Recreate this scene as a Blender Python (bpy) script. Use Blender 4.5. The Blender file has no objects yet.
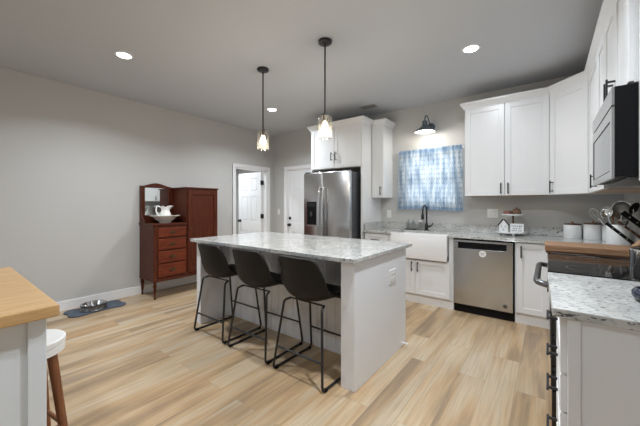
import bpy, bmesh, math, random
from mathutils import Vector, Matrix
random.seed(7)
C = bpy.context.scene.collection
PI = math.pi

# ------------------------------------------------------------------ camera
F_PX, YAW = 298.0, math.atan2(228, 298)
cam_data = bpy.data.cameras.new('camera')
cam_data.sensor_fit = 'HORIZONTAL'
cam_data.sensor_width = 36
cam_data.lens = F_PX / 640 * 36
cam_data.shift_y = -8.0 / 640
cam_data.clip_start = 0.02
cam = bpy.data.objects.new('camera', cam_data)
cam.location = (0, 0, 1.273)
cam.rotation_euler = (PI / 2, 0, YAW)
C.objects.link(cam)
bpy.context.scene.camera = cam

# ------------------------------------------------------------------ world, daylight, exposure
world = bpy.data.worlds.new('sky')
bpy.context.scene.world = world
world.use_nodes = True
world.node_tree.nodes['Background'].inputs[0].default_value = (0.78, 0.88, 1.0, 1)
world.node_tree.nodes['Background'].inputs[1].default_value = 0.9


def area_light(name, loc, rot, sx, sy, power, col=(1, 1, 1), shape='RECTANGLE', spread=PI, parent=None):
    d = bpy.data.lights.new(name, 'AREA')
    d.shape = shape
    d.size = sx
    if shape in ('RECTANGLE', 'ELLIPSE'):
        d.size_y = sy
    d.energy = power
    d.color = col
    d.spread = spread
    o = bpy.data.objects.new(name, d)
    o.location = loc
    o.rotation_euler = rot
    C.objects.link(o)
    if parent:
        o.parent = parent
    return o


# added fill as daylight from an unseen rear window; daylight through the sink window
area_light('added_rear_daylight', (-2.6, -3.93, 1.45), (PI / 2, 0, 0), 2.6, 1.6, 3, (0.93, 0.97, 1.0))
area_light('sink_window_daylight', (-1.37, 4.75, 1.65), (-PI / 2, 0, 0), 0.8, 0.8, 1.3, (0.90, 0.96, 1.0))
CAN_POWER = 13.0
CAN_SPREAD = 145

vs = bpy.context.scene.view_settings
vs.view_transform = 'Standard'
vs.look = 'None'
vs.gamma = 1.0
vs.use_curve_mapping = False
vs.exposure = 0.95
try:
    bpy.context.scene.cycles.max_bounces = 10
    bpy.context.scene.cycles.diffuse_bounces = 6
    bpy.context.scene.cycles.glossy_bounces = 4
    bpy.context.scene.cycles.transmission_bounces = 8
    bpy.context.scene.cycles.transparent_max_bounces = 12
    bpy.context.scene.cycles.sample_clamp_indirect = 4.0
    bpy.context.scene.cycles.caustics_reflective = False
    bpy.context.scene.cycles.caustics_refractive = False
    bpy.context.scene.cycles.use_denoising = True
except Exception:
    pass

# ------------------------------------------------------------------ materials
MATS = {}


def nodes_of(name):
    m = bpy.data.materials.new(name)
    m.use_nodes = True
    nt = m.node_tree
    b = nt.nodes['Principled BSDF']
    MATS[name] = m
    return m, nt, b


def N(nt, kind, **kw):
    n = nt.nodes.new(kind)
    for k, v in kw.items():
        setattr(n, k, v)
    return n


def plain(name, col, rough=0.5, metal=0.0, var=0.04, scale=30, bump=0.0, spec=0.5, coat=0.0):
    """procedural base: colour with a faint noise variation, optional bump"""
    m, nt, b = nodes_of(name)
    tc = N(nt, 'ShaderNodeTexCoord')
    no = N(nt, 'ShaderNodeTexNoise')
    no.inputs['Scale'].default_value = scale
    nt.links.new(tc.outputs['Object'], no.inputs['Vector'])
    mx = N(nt, 'ShaderNodeMix', data_type='RGBA')
    c = Vector(col)
    mx.inputs[6].default_value = (*(c * (1 - var)), 1)
    mx.inputs[7].default_value = (*[min(1, v) for v in c * (1 + var)], 1)
    nt.links.new(no.outputs['Fac'], mx.inputs[0])
    nt.links.new(mx.outputs[2], b.inputs['Base Color'])
    b.inputs['Roughness'].default_value = rough
    b.inputs['Metallic'].default_value = metal
    b.inputs['Specular IOR Level'].default_value = spec
    b.inputs['Coat Weight'].default_value = coat
    b.inputs['Coat Roughness'].default_value = 0.08
    if bump:
        bp = N(nt, 'ShaderNodeBump')
        bp.inputs['Strength'].default_value = bump
        bp.inputs['Distance'].default_value = 0.002
        nt.links.new(no.outputs['Fac'], bp.inputs['Height'])
        nt.links.new(bp.outputs[0], b.inputs['Normal'])
    return m


def ramp(nt, stops, interp='LINEAR'):
    r = N(nt, 'ShaderNodeValToRGB')
    r.color_ramp.interpolation = interp
    el = r.color_ramp.elements
    while len(el) < len(stops):
        el.new(0.5)
    for e, (p, c) in zip(el, stops):
        e.position = p
        e.color = (*c, 1)
    return r


def wood(name, dark, light, axis='Y', scale=6, rough=0.4, coat=0.0, stretch=14, spec=0.35):
    m, nt, b = nodes_of(name)
    tc = N(nt, 'ShaderNodeTexCoord')
    mp = N(nt, 'ShaderNodeMapping')
    s = [stretch, stretch, stretch]
    s['XYZ'.index(axis)] = 1.0
    mp.inputs['Scale'].default_value = s
    no = N(nt, 'ShaderNodeTexNoise')
    no.inputs['Scale'].default_value = scale
    no.inputs['Detail'].default_value = 5
    no.inputs['Distortion'].default_value = 0.6
    r = ramp(nt, [(0.3, dark), (0.7, light)])
    nt.links.new(tc.outputs['Object'], mp.inputs[0])
    nt.links.new(mp.outputs[0], no.inputs['Vector'])
    nt.links.new(no.outputs['Fac'], r.inputs[0])
    nt.links.new(r.outputs[0], b.inputs['Base Color'])
    b.inputs['Roughness'].default_value = rough
    b.inputs['Coat Weight'].default_value = coat
    b.inputs['Coat Roughness'].default_value = 0.12
    b.inputs['Specular IOR Level'].default_value = spec
    return m


def steel(name, col=(0.55, 0.55, 0.56), rough=0.28, axis='X'):
    m, nt, b = nodes_of(name)
    tc = N(nt, 'ShaderNodeTexCoord')
    mp = N(nt, 'ShaderNodeMapping')
    s = [260, 260, 260]
    s['XYZ'.index(axis)] = 2
    mp.inputs['Scale'].default_value = s
    no = N(nt, 'ShaderNodeTexNoise')
    no.inputs['Scale'].default_value = 1.0
    r = N(nt, 'ShaderNodeMapRange')
    r.inputs['To Min'].default_value = rough - 0.06
    r.inputs['To Max'].default_value = rough + 0.06
    nt.links.new(tc.outputs['Object'], mp.inputs[0])
    nt.links.new(mp.outputs[0], no.inputs['Vector'])
    nt.links.new(no.outputs['Fac'], r.inputs['Value'])
    nt.links.new(r.outputs[0], b.inputs['Roughness'])
    b.inputs['Base Color'].default_value = (*col, 1)
    b.inputs['Metallic'].default_value = 1.0
    return m


def granite(name):
    m, nt, b = nodes_of(name)
    tc = N(nt, 'ShaderNodeTexCoord')
    big = N(nt, 'ShaderNodeTexNoise')
    big.inputs['Scale'].default_value = 9
    big.inputs['Detail'].default_value = 4
    r0 = ramp(nt, [(0.30, (0.44, 0.445, 0.43)), (0.5, (0.54, 0.54, 0.52)), (0.72, (0.64, 0.635, 0.615))])
    mid = N(nt, 'ShaderNodeTexNoise')
    mid.inputs['Scale'].default_value = 42
    mid.inputs['Detail'].default_value = 6
    mid.inputs['Roughness'].default_value = 0.7
    r1 = ramp(nt, [(0.50, (0, 0, 0)), (0.64, (1, 1, 1))])
    mp = N(nt, 'ShaderNodeMapping')
    mp.inputs['Location'].default_value = (3.1, 7.7, 1.2)
    mp.inputs['Scale'].default_value = (0.5, 1, 1)
    fin = N(nt, 'ShaderNodeTexNoise')
    fin.inputs['Scale'].default_value = 95
    fin.inputs['Detail'].default_value = 3
    r2 = ramp(nt, [(0.585, (0, 0, 0)), (0.66, (1, 1, 1))])
    for n in (big, mid):
        nt.links.new(tc.outputs['Object'], n.inputs['Vector'])
    nt.links.new(tc.outputs['Object'], mp.inputs[0])
    nt.links.new(mp.outputs[0], fin.inputs['Vector'])
    nt.links.new(big.outputs['Fac'], r0.inputs[0])
    nt.links.new(mid.outputs['Fac'], r1.inputs[0])
    nt.links.new(fin.outputs['Fac'], r2.inputs[0])
    m1 = N(nt, 'ShaderNodeMix', data_type='RGBA')
    m1.inputs[7].default_value = (0.39, 0.405, 0.395, 1)
    nt.links.new(r1.outputs[0], m1.inputs[0])
    nt.links.new(r0.outputs[0], m1.inputs[6])
    m2 = N(nt, 'ShaderNodeMix', data_type='RGBA')
    m2.inputs[7].default_value = (0.09, 0.09, 0.095, 1)
    nt.links.new(r2.outputs[0], m2.inputs[0])
    nt.links.new(m1.outputs[2], m2.inputs[6])
    nt.links.new(m2.outputs[2], b.inputs['Base Color'])
    b.inputs['Roughness'].default_value = 0.13
    return m


def floor_planks(name):
    m, nt, b = nodes_of(name)
    g = N(nt, 'ShaderNodeNewGeometry')
    mp = N(nt, 'ShaderNodeMapping')
    mp.inputs['Rotation'].default_value = (0, 0, PI / 2)
    br = N(nt, 'ShaderNodeTexBrick')
    br.offset = 0.37
    br.offset_frequency = 2
    br.inputs['Color1'].default_value = (0, 0, 0, 1)
    br.inputs['Color2'].default_value = (1, 1, 1, 1)
    br.inputs['Mortar'].default_value = (0.35, 0.35, 0.35, 1)
    br.inputs['Scale'].default_value = 1.0
    br.inputs['Mortar Size'].default_value = 0.0012
    br.inputs['Mortar Smooth'].default_value = 0.3
    br.inputs['Brick Width'].default_value = 1.22
    br.inputs['Row Height'].default_value = 0.18
    nt.links.new(g.outputs['Position'], mp.inputs[0])
    nt.links.new(mp.outputs[0], br.inputs['Vector'])
    # grain stretched along the planks (world Y), shifted from plank to plank
    addv = N(nt, 'ShaderNodeVectorMath', operation='ADD')
    sc = N(nt, 'ShaderNodeVectorMath', operation='SCALE')
    sc.inputs['Scale'].default_value = 9.0
    nt.links.new(br.outputs['Color'], sc.inputs[0])
    nt.links.new(g.outputs['Position'], addv.inputs[0])
    nt.links.new(sc.outputs[0], addv.inputs[1])

    def grain(sx, sy, scale, detail):
        mm = N(nt, 'ShaderNodeMapping')
        mm.inputs['Scale'].default_value = (sx, sy, 1)
        no = N(nt, 'ShaderNodeTexNoise')
        no.inputs['Scale'].default_value = scale
        no.inputs['Detail'].default_value = detail
        no.inputs['Distortion'].default_value = 0.35
        nt.links.new(addv.outputs[0], mm.inputs[0])
        nt.links.new(mm.outputs[0], no.inputs['Vector'])
        return no
    g1 = grain(7, 0.75, 1.0, 3)
    g2 = grain(38, 1.6, 1.5, 4)
    tint = ramp(nt, [(0.0, (0.44, 0.285, 0.15)), (0.25, (0.52, 0.39, 0.245)), (0.45, (0.34, 0.25, 0.165)),
                     (0.62, (0.54, 0.375, 0.215)), (0.8, (0.43, 0.345, 0.25)), (1.0, (0.54, 0.415, 0.265))])
    nt.links.new(br.outputs['Color'], tint.inputs[0])
    band = ramp(nt, [(0.37, (0.22, 0.145, 0.085)), (0.48, (0.50, 0.325, 0.17)), (0.60, (0.57, 0.47, 0.335))])
    nt.links.new(g1.outputs['Fac'], band.inputs[0])
    m1 = N(nt, 'ShaderNodeMix', data_type='RGBA')
    m1.inputs[0].default_value = 0.55
    nt.links.new(tint.outputs[0], m1.inputs[6])
    nt.links.new(band.outputs[0], m1.inputs[7])
    fine = ramp(nt, [(0.3, (0.80, 0.78, 0.76)), (0.6, (1.04, 1.04, 1.04))])
    nt.links.new(g2.outputs['Fac'], fine.inputs[0])
    m2 = N(nt, 'ShaderNodeMix', data_type='RGBA', blend_type='MULTIPLY')
    m2.inputs[0].default_value = 0.85
    nt.links.new(m1.outputs[2], m2.inputs[6])
    nt.links.new(fine.outputs[0], m2.inputs[7])
    # seams
    m3 = N(nt, 'ShaderNodeMix', data_type='RGBA')
    m3.inputs[7].default_value = (0.30, 0.225, 0.155, 1)
    nt.links.new(br.outputs['Fac'], m3.inputs[0])
    nt.links.new(m2.outputs[2], m3.inputs[6])
    nt.links.new(m3.outputs[2], b.inputs['Base Color'])
    b.inputs['Roughness'].default_value = 0.42
    b.inputs['Specular IOR Level'].default_value = 0.4
    return m


def curtain_mat(name):
    m = bpy.data.materials.new(name)
    m.use_nodes = True
    nt = m.node_tree
    nt.nodes.clear()
    out = N(nt, 'ShaderNodeOutputMaterial')
    uv = N(nt, 'ShaderNodeUVMap')
    sep = N(nt, 'ShaderNodeSeparateXYZ')
    nt.links.new(uv.outputs[0], sep.inputs[0])

    def mth(op, a, bv=None, cv=None):
        n = N(nt, 'ShaderNodeMath', operation=op)
        for i, v in enumerate((a, bv, cv)):
            if v is None:
                continue
            if isinstance(v, (int, float)):
                n.inputs[i].default_value = v
            else:
                nt.links.new(v, n.inputs[i])
        return n.outputs[0]
    u, v = sep.outputs[0], sep.outputs[1]
    # rows of small motifs between soft vertical stripes
    fu = mth('ABSOLUTE', mth('SUBTRACT', mth('FRACT', mth('MULTIPLY', u, 26.0)), 0.5))
    fv = mth('ABSOLUTE', mth('SUBTRACT', mth('FRACT', mth('MULTIPLY', v, 13.0)), 0.5))
    dot = mth('LESS_THAN', mth('ADD', mth('MULTIPLY', fu, 1.0), fv), 0.23)
    st = mth('SUBTRACT', 0.5, mth('MULTIPLY', mth('COSINE', mth('MULTIPLY', u, 26.0 * 2 * PI)), 0.5))
    no = N(nt, 'ShaderNodeTexNoise')
    mpc = N(nt, 'ShaderNodeMapping')
    mpc.inputs['Scale'].default_value = (4.2, 0.55, 1)
    no.inputs['Scale'].default_value = 5
    no.inputs['Detail'].default_value = 6
    nt.links.new(uv.outputs[0], mpc.inputs[0])
    nt.links.new(mpc.outputs[0], no.inputs['Vector'])
    rr = ramp(nt, [(0.38, (0.27, 0.37, 0.48)), (0.50, (0.55, 0.63, 0.70)), (0.60, (0.82, 0.86, 0.88))])
    nt.links.new(no.outputs['Fac'], rr.inputs[0])
    mx0 = N(nt, 'ShaderNodeMix', data_type='RGBA')
    nt.links.new(mth('MULTIPLY', st, 0.35), mx0.inputs[0])
    nt.links.new(rr.outputs[0], mx0.inputs[6])
    mx0.inputs[7].default_value = (0.85, 0.89, 0.93, 1)
    mx = N(nt, 'ShaderNodeMix', data_type='RGBA')
    nt.links.new(mth('MULTIPLY', dot, 0.5), mx.inputs[0])
    nt.links.new(mx0.outputs[2], mx.inputs[6])
    mx.inputs[7].default_value = (0.13, 0.20, 0.32, 1)
    # thick hems at top and bottom
    hem = mth('MAXIMUM', mth('GREATER_THAN', v, 0.925), mth('LESS_THAN', v, 0.045))
    mh = N(nt, 'ShaderNodeMix', data_type='RGBA', blend_type='MULTIPLY')
    nt.links.new(hem, mh.inputs[0])
    nt.links.new(mx.outputs[2], mh.inputs[6])
    mh.inputs[7].default_value = (0.66, 0.76, 0.88, 1)
    dif = N(nt, 'ShaderNodeBsdfDiffuse')
    tra = N(nt, 'ShaderNodeBsdfTranslucent')
    nt.links.new(mh.outputs[2], dif.inputs[0])
    nt.links.new(mh.outputs[2], tra.inputs[0])
    ms = N(nt, 'ShaderNodeMixShader')
    ms.inputs[0].default_value = 0.6
    nt.links.new(dif.outputs[0], ms.inputs[1])
    nt.links.new(tra.outputs[0], ms.inputs[2])
    tp = N(nt, 'ShaderNodeBsdfTransparent')
    nt.links.new(mh.outputs[2], tp.inputs[0])
    ms2 = N(nt, 'ShaderNodeMixShader')
    fac = mth('MULTIPLY', mth('SUBTRACT', 1.0, hem), 0.14)
    nt.links.new(fac, ms2.inputs[0])
    nt.links.new(ms.outputs[0], ms2.inputs[1])
    nt.links.new(tp.outputs[0], ms2.inputs[2])
    nt.links.new(ms2.outputs[0], out.inputs[0])
    MATS[name] = m
    return m


def glass(name, tint=(0.97, 0.98, 0.98), blend=0.10, rough=0.02, haze=0.0, edge=(0.9, 0.9, 0.9)):
    """thin clear glass that lets light straight through, with a reflection and a little haze"""
    m = bpy.data.materials.new(name)
    m.use_nodes = True
    nt = m.node_tree
    nt.nodes.clear()
    out = N(nt, 'ShaderNodeOutputMaterial')
    tp = N(nt, 'ShaderNodeBsdfTransparent')
    tp.inputs[0].default_value = (*tint, 1)
    df = N(nt, 'ShaderNodeBsdfTranslucent')
    df.inputs[0].default_value = (*edge, 1)
    mh = N(nt, 'ShaderNodeMixShader')
    mh.inputs[0].default_value = haze
    nt.links.new(tp.outputs[0], mh.inputs[1])
    nt.links.new(df.outputs[0], mh.inputs[2])
    gl = N(nt, 'ShaderNodeBsdfGlossy')
    gl.inputs['Roughness'].default_value = rough
    fr = N(nt, 'ShaderNodeLayerWeight')
    fr.inputs['Blend'].default_value = blend
    ms = N(nt, 'ShaderNodeMixShader')
    nt.links.new(fr.outputs['Facing'], ms.inputs[0])
    nt.links.new(mh.outputs[0], ms.inputs[1])
    nt.links.new(gl.outputs[0], ms.inputs[2])
    nt.links.new(ms.outputs[0], out.inputs[0])
    MATS[name] = m
    return m


def emit(name, col, strength):
    m, nt, b = nodes_of(name)
    b.inputs['Base Color'].default_value = (*col, 1)
    b.inputs['Emission Color'].default_value = (*col, 1)
    b.inputs['Emission Strength'].default_value = strength
    return m


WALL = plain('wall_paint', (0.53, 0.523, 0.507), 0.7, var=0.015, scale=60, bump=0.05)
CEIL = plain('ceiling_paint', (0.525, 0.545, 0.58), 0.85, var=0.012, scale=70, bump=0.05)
TRIM = plain('trim_paint', (0.82, 0.82, 0.82), 0.35, var=0.01)
CAB = plain('cabinet_paint', (0.755, 0.76, 0.765), 0.30, var=0.01, scale=8)
CABIN = plain('cabinet_underside_wood', (0.42, 0.30, 0.19), 0.5, var=0.12, scale=14)
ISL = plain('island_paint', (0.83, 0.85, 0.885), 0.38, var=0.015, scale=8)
DOORM = plain('door_paint', (0.82, 0.825, 0.83), 0.35, var=0.01)
BLACK = plain('black_metal', (0.016, 0.016, 0.018), 0.38, var=0.1)
LEATHER = plain('black_leatherette', (0.016, 0.015, 0.015), 0.48, var=0.2, scale=160, bump=0.25, spec=0.22)
GRAN = granite('granite')
FLOOR = floor_planks('floor_planks')
STEEL = steel('brushed_steel', (0.63, 0.63, 0.64), 0.24, 'X')
STEELV = steel('brushed_steel_vertical', (0.50, 0.505, 0.51), 0.21, 'X')
CHROME = plain('chrome', (0.72, 0.73, 0.74), 0.12, metal=1.0, var=0.02)
DARKSTEEL = plain('dark_steel', (0.16, 0.16, 0.165), 0.30, metal=0.9, var=0.05)
BLKGLASS = plain('black_glass', (0.010, 0.010, 0.011), 0.06, var=0.02, spec=0.4)
MWGLASS = plain('oven_window_glass', (0.20, 0.215, 0.225), 0.06, metal=0.4, var=0.02)
DARKPLAST = plain('black_plastic', (0.006, 0.006, 0.007), 0.45, var=0.1, spec=0.15)
SHADEM = plain('slate_enamel', (0.060, 0.085, 0.11), 0.38, var=0.05)
WHITEIN = plain('white_enamel', (0.85, 0.85, 0.83), 0.4, var=0.01)
MAHOG = wood('mahogany', (0.040, 0.010, 0.005), (0.115, 0.025, 0.010), 'Z', 5, 0.42, 0.04, spec=0.2)
MAHOGD = wood('mahogany_drawers', (0.080, 0.016, 0.007), (0.185, 0.038, 0.014), 'Y', 5, 0.38, 0.06, spec=0.22)
BUTCH = wood('butcher_block', (0.52, 0.30, 0.12), (0.68, 0.44, 0.21), 'Y', 5, 0.38, 0.1)
BOARD = wood('board_wood', (0.24, 0.125, 0.065), (0.42, 0.25, 0.145), 'X', 6, 0.45, 0.0)
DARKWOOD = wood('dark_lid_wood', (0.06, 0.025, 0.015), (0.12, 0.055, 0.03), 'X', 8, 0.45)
KNIFEWOOD = wood('knife_block_wood', (0.40, 0.24, 0.12), (0.55, 0.36, 0.20), 'Z', 6, 0.45)
STOOLWOOD = wood('stool_leg_wood', (0.16, 0.060, 0.025), (0.27, 0.11, 0.05), 'Z', 6, 0.4)
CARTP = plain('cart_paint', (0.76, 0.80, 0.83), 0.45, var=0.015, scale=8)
PORC = plain('porcelain', (0.84, 0.83, 0.80), 0.15, var=0.01)
SINKM = plain('fireclay', (0.86, 0.86, 0.86), 0.12, var=0.005)
CANW = plain('white_ceramic', (0.78, 0.79, 0.79), 0.25, var=0.01)
PLATE = plain('white_plastic', (0.80, 0.80, 0.79), 0.4, var=0.005)
MATB = plain('slate_mat', (0.075, 0.095, 0.125), 0.75, var=0.25, scale=40)
NAVY = plain('navy_gloss', (0.012, 0.020, 0.040), 0.22, var=0.1)
BRASS = plain('aged_brass', (0.10, 0.065, 0.03), 0.45, metal=0.8, var=0.15)
MIRROR = plain('mirror_glass', (0.82, 0.84, 0.84), 0.02, metal=1.0, var=0.0)
CURT = curtain_mat('curtain_fabric')
GLASS = glass('clear_glass', (0.93, 0.92, 0.89), 0.16, 0.03, 0.03, (0.9, 0.85, 0.76))
WINGL = glass('window_glass', (0.98, 0.99, 0.99), 0.06)
BULB = emit('bulb_glow', (1.0, 0.90, 0.72), 9.0)
CANLENS = emit('downlight_glow', (1.0, 0.97, 0.92), 14.0)
SHADELENS = emit('barn_bulb_glow', (1.0, 0.97, 0.92), 6.0)
PINKWOOD = plain('reddish_brown_glaze', (0.24, 0.11, 0.085), 0.4, var=0.15)
JARBROWN = plain('brown_glaze', (0.16, 0.095, 0.055), 0.4, var=0.2)
SOAPY = glass('soap_bottle_glass', (0.90, 0.92, 0.91), 0.3, 0.05, 0.25)
INK = plain('dark_ink', (0.05, 0.06, 0.09), 0.6)
OUTD = plain('outdoor_fence', (0.35, 0.33, 0.30), 0.8, var=0.2)


# ------------------------------------------------------------------ mesh helpers
class MB:
    def __init__(self):
        self.bm = bmesh.new()

    def box(self, x0, x1, y0, y1, z0, z1, bev=0.0, seg=2, M=None):
        co = [(x, y, z) for z in (z0, z1) for y in (y0, y1) for x in (x0, x1)]
        v = [self.bm.verts.new(c) for c in co]
        fs = [(0, 2, 3, 1), (4, 5, 7, 6), (0, 1, 5, 4), (2, 6, 7, 3), (0, 4, 6, 2), (1, 3, 7, 5)]
        faces = [self.bm.faces.new([v[i] for i in f]) for f in fs]
        if M is not None:
            for q in v:
                q.co = M @ q.co
        if bev:
            edges = list({e for f in faces for e in f.edges})
            bmesh.ops.bevel(self.bm, geom=edges, offset=bev, segments=seg, profile=0.5, affect='EDGES')
        return self

    def prism(self, poly, a0, a1, axis='z', bev=0.0):
        def mk(p, a):
            return {'z': (p[0], p[1], a), 'y': (p[0], a, p[1]), 'x': (a, p[0], p[1])}[axis]
        b0 = [self.bm.verts.new(mk(p, a0)) for p in poly]
        b1 = [self.bm.verts.new(mk(p, a1)) for p in poly]
        n = len(poly)
        fs = [self.bm.faces.new(b0[::-1]), self.bm.faces.new(b1)]
        for i in range(n):
            fs.append(self.bm.faces.new([b0[i], b0[(i + 1) % n], b1[(i + 1) % n], b1[i]]))
        if bev:
            ed = [e for e in {e for f in fs[:2] for e in f.edges}]
            bmesh.ops.bevel(self.bm, geom=ed, offset=bev, segments=2, profile=0.5, affect='EDGES')
        return self

    def loft(self, rings, cap=True, closed=True):
        vr = [[self.bm.verts.new(p) for p in r] for r in rings]
        n = len(rings[0])
        for a, b in zip(vr[:-1], vr[1:]):
            for i in range(n if closed else n - 1):
                j = (i + 1) % n
                self.bm.faces.new([a[i], a[j], b[j], b[i]])
        if cap:
            self.bm.faces.new(vr[0][::-1])
            self.bm.faces.new(vr[-1])
        return self

    def lathe(self, prof, c=(0, 0, 0), seg=28, cap=True, M=None):
        rings = []
        for r, z in prof:
            ring = [Vector((r * math.cos(2 * PI * k / seg), r * math.sin(2 * PI * k / seg), z)) for k in range(seg)]
            if M is not None:
                ring = [M @ p for p in ring]
            rings.append([p + Vector(c) for p in ring])
        return self.loft(rings, cap)

    def tube(self, pts, r, seg=8, closed=False):
        pts = [Vector(p) for p in pts]
        n = len(pts)
        rad = r if isinstance(r, (list, tuple)) else [r] * n
        tan = []
        for i in range(n):
            if closed:
                t = pts[(i + 1) % n] - pts[i - 1]
            else:
                t = pts[min(i + 1, n - 1)] - pts[max(i - 1, 0)]
            tan.append(t.normalized())
        up = Vector((0, 0, 1)) if abs(tan[0].z) < 0.9 else Vector((1, 0, 0))
        nrm = tan[0].cross(up).normalized()
        rings = []
        for i in range(n):
            nrm = (nrm - tan[i] * nrm.dot(tan[i])).normalized()
            bi = tan[i].cross(nrm)
            rings.append([pts[i] + (nrm * math.cos(2 * PI * k / seg) + bi * math.sin(2 * PI * k / seg)) * rad[i] for k in range(seg)])
        if closed:
            rings.append(rings[0])
            return self.loft(rings, cap=False)
        return self.loft(rings, True)

    def sweep(self, prof, path, g0=None, g1=None):
        """prof: (outward, z) pairs; path: xy points, outward is to the right of travel; g0/g1 ghost points give mitred ends"""
        P = [Vector((p[0], p[1])) for p in path]
        full = ([Vector(g0)] if g0 else []) + P + ([Vector(g1)] if g1 else [])
        off = 1 if g0 else 0
        rings = []
        for i in range(len(P)):
            k = i + off
            a = full[k] - full[k - 1] if k > 0 else None
            b = full[k + 1] - full[k] if k + 1 < len(full) else None
            na = Vector((a.y, -a.x)).normalized() if a else None
            nb = Vector((b.y, -b.x)).normalized() if b else None
            if na is None:
                m = nb
            elif nb is None:
                m = na
            else:
                m = (na + nb)
                m = m / (1 + na.dot(nb))
            rings.append([(P[i].x + m.x * d, P[i].y + m.y * d, z) for d, z in prof])
        return self.loft(rings, True)

    def build(self, name, mat, parent=None, label=None, smooth=None, **props):
        bmesh.ops.recalc_face_normals(self.bm, faces=self.bm.faces)
        me = bpy.data.meshes.new(name)
        if smooth is not None:
            for f in self.bm.faces:
                f.smooth = True
            for e in self.bm.edges:
                if len(e.link_faces) == 2 and e.calc_face_angle(0) > math.radians(smooth):
                    e.smooth = False
        self.bm.to_mesh(me)
        self.bm.free()
        me.materials.append(mat)
        o = bpy.data.objects.new(name, me)
        C.objects.link(o)
        if parent is not None:
            o.parent = parent
        if label:
            o['label'] = label
        for k, v in props.items():
            o[k] = v
        return o


def fillet(pts, r, n=5):
    pts = [Vector(p) for p in pts]
    out = [pts[0]]
    for i in range(1, len(pts) - 1):
        a, b, c = pts[i - 1], pts[i], pts[i + 1]
        d0, d1 = (a - b), (c - b)
        rr = min(r, d0.length * 0.45, d1.length * 0.45)
        p0, p1 = b + d0.normalized() * rr, b + d1.normalized() * rr
        for k in range(n + 1):
            t = k / n
            out.append(p0 * (1 - t) ** 2 + b * 2 * t * (1 - t) + p1 * t * t)
    out.append(pts[-1])
    return out


def thing(name, label, cat, loc=(0, 0, 0), rz=0.0, group=None):
    o = bpy.data.objects.new(name, None)
    o.empty_display_size = 0.1
    o.location = loc
    o.rotation_euler = (0, 0, rz)
    C.objects.link(o)
    o['label'] = label
    o['category'] = cat
    if group:
        o['group'] = group
    return o


def tag(o, label, cat, group=None):
    o['label'] = label
    o['category'] = cat
    if group:
        o['group'] = group
    return o


def structure(o, label=None, cat=None):
    o['kind'] = 'structure'
    if label:
        o['label'] = label
    if cat:
        o['category'] = cat
    return o


def copy_tree(o, parent=None):
    c = o.copy()
    C.objects.link(c)
    if parent is not None:
        c.parent = parent
    for ch in list(o.children):
        copy_tree(ch, c)
    return c


# ------------------------------------------------------------------ room
XL, XR, YB, ZC = -4.63, 0.63, 4.42, 2.745
YR = -4.0
T = 0.12
D1Y0, D1Y1, D1Z = 3.45, 4.245, 1.985      # opening of door 1 (left wall)
D2X0, D2X1, D2Z = -4.225, -3.37, 1.985    # opening of door 2 (back wall)
WX0, WX1, WZ0, WZ1 = -1.77, -0.97, 1.24, 2.04

structure(MB().box(-6.9, XR + T, YR - T, 5.2, -0.08, 0.0).build('floor', FLOOR), 'light oak-look plank floor running through the kitchen', 'floor')
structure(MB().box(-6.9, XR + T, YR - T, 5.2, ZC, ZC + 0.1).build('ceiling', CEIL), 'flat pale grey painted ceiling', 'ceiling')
w = MB()
w.box(XL - T, XL, YR - T, D1Y0, 0, ZC)
w.box(XL - T, XL, D1Y1, YB + T, 0, ZC)
w.box(XL - T, XL, D1Y0, D1Y1, D1Z, ZC)
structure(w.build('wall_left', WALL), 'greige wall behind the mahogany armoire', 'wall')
w = MB()
w.box(XL, D2X0, YB, YB + T, 0, ZC)
w.box(D2X0, D2X1, YB, YB + T, D2Z, ZC)
w.box(D2X1, WX0, YB, YB + T, 0, ZC)
w.box(WX0, WX1, YB, YB + T, 0, WZ0)
w.box(WX0, WX1, YB, YB + T, WZ1, ZC)
w.box(WX1, XR + T, YB, YB + T, 0, ZC)
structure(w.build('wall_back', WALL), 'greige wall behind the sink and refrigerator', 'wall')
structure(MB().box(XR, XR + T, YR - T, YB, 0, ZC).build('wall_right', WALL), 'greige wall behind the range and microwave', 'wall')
w = MB()
RX0, RX1, RZ0, RZ1 = -3.9, -1.3, 0.65, 2.25
w.box(XL - T, RX0, YR - T, YR, 0, ZC)
w.box(RX1, XR + T, YR - T, YR, 0, ZC)
w.box(RX0, RX1, YR - T, YR, 0, RZ0)
w.box(RX0, RX1, YR - T, YR, RZ1, ZC)
structure(w.build('wall_rear', WALL), 'greige wall behind the camera with added wide window opening', 'wall')
# the little hall behind door 1
w = MB()
w.box(-6.72, -6.6, 2.6, 5.1, 0, ZC)
w.box(-6.6, XL - T, 2.6, 2.72, 0, ZC)
w.box(-6.6, XL - T, 5.0, 5.12, 0, ZC)
structure(w.build('wall_hall', WALL), 'wall of the small hall beyond the open door', 'wall')


def baseboard(name, x0, x1, y0, y1, lab):
    structure(MB().box(x0, x1, y0, y1, 0.0, 0.12, 0.004).build(name, TRIM), lab, 'baseboard')


baseboard('baseboard_left', XL, XL + 0.014, YR, D1Y0 - 0.068, 'white baseboard along the left wall')
baseboard('baseboard_left_corner', XL, XL + 0.014, D1Y1 + 0.068, YB, 'short white baseboard between open door and corner')
baseboard('baseboard_back', XL + 0.014, D2X0 - 0.068, YB - 0.014, YB, 'white baseboard below the light switch')


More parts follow.
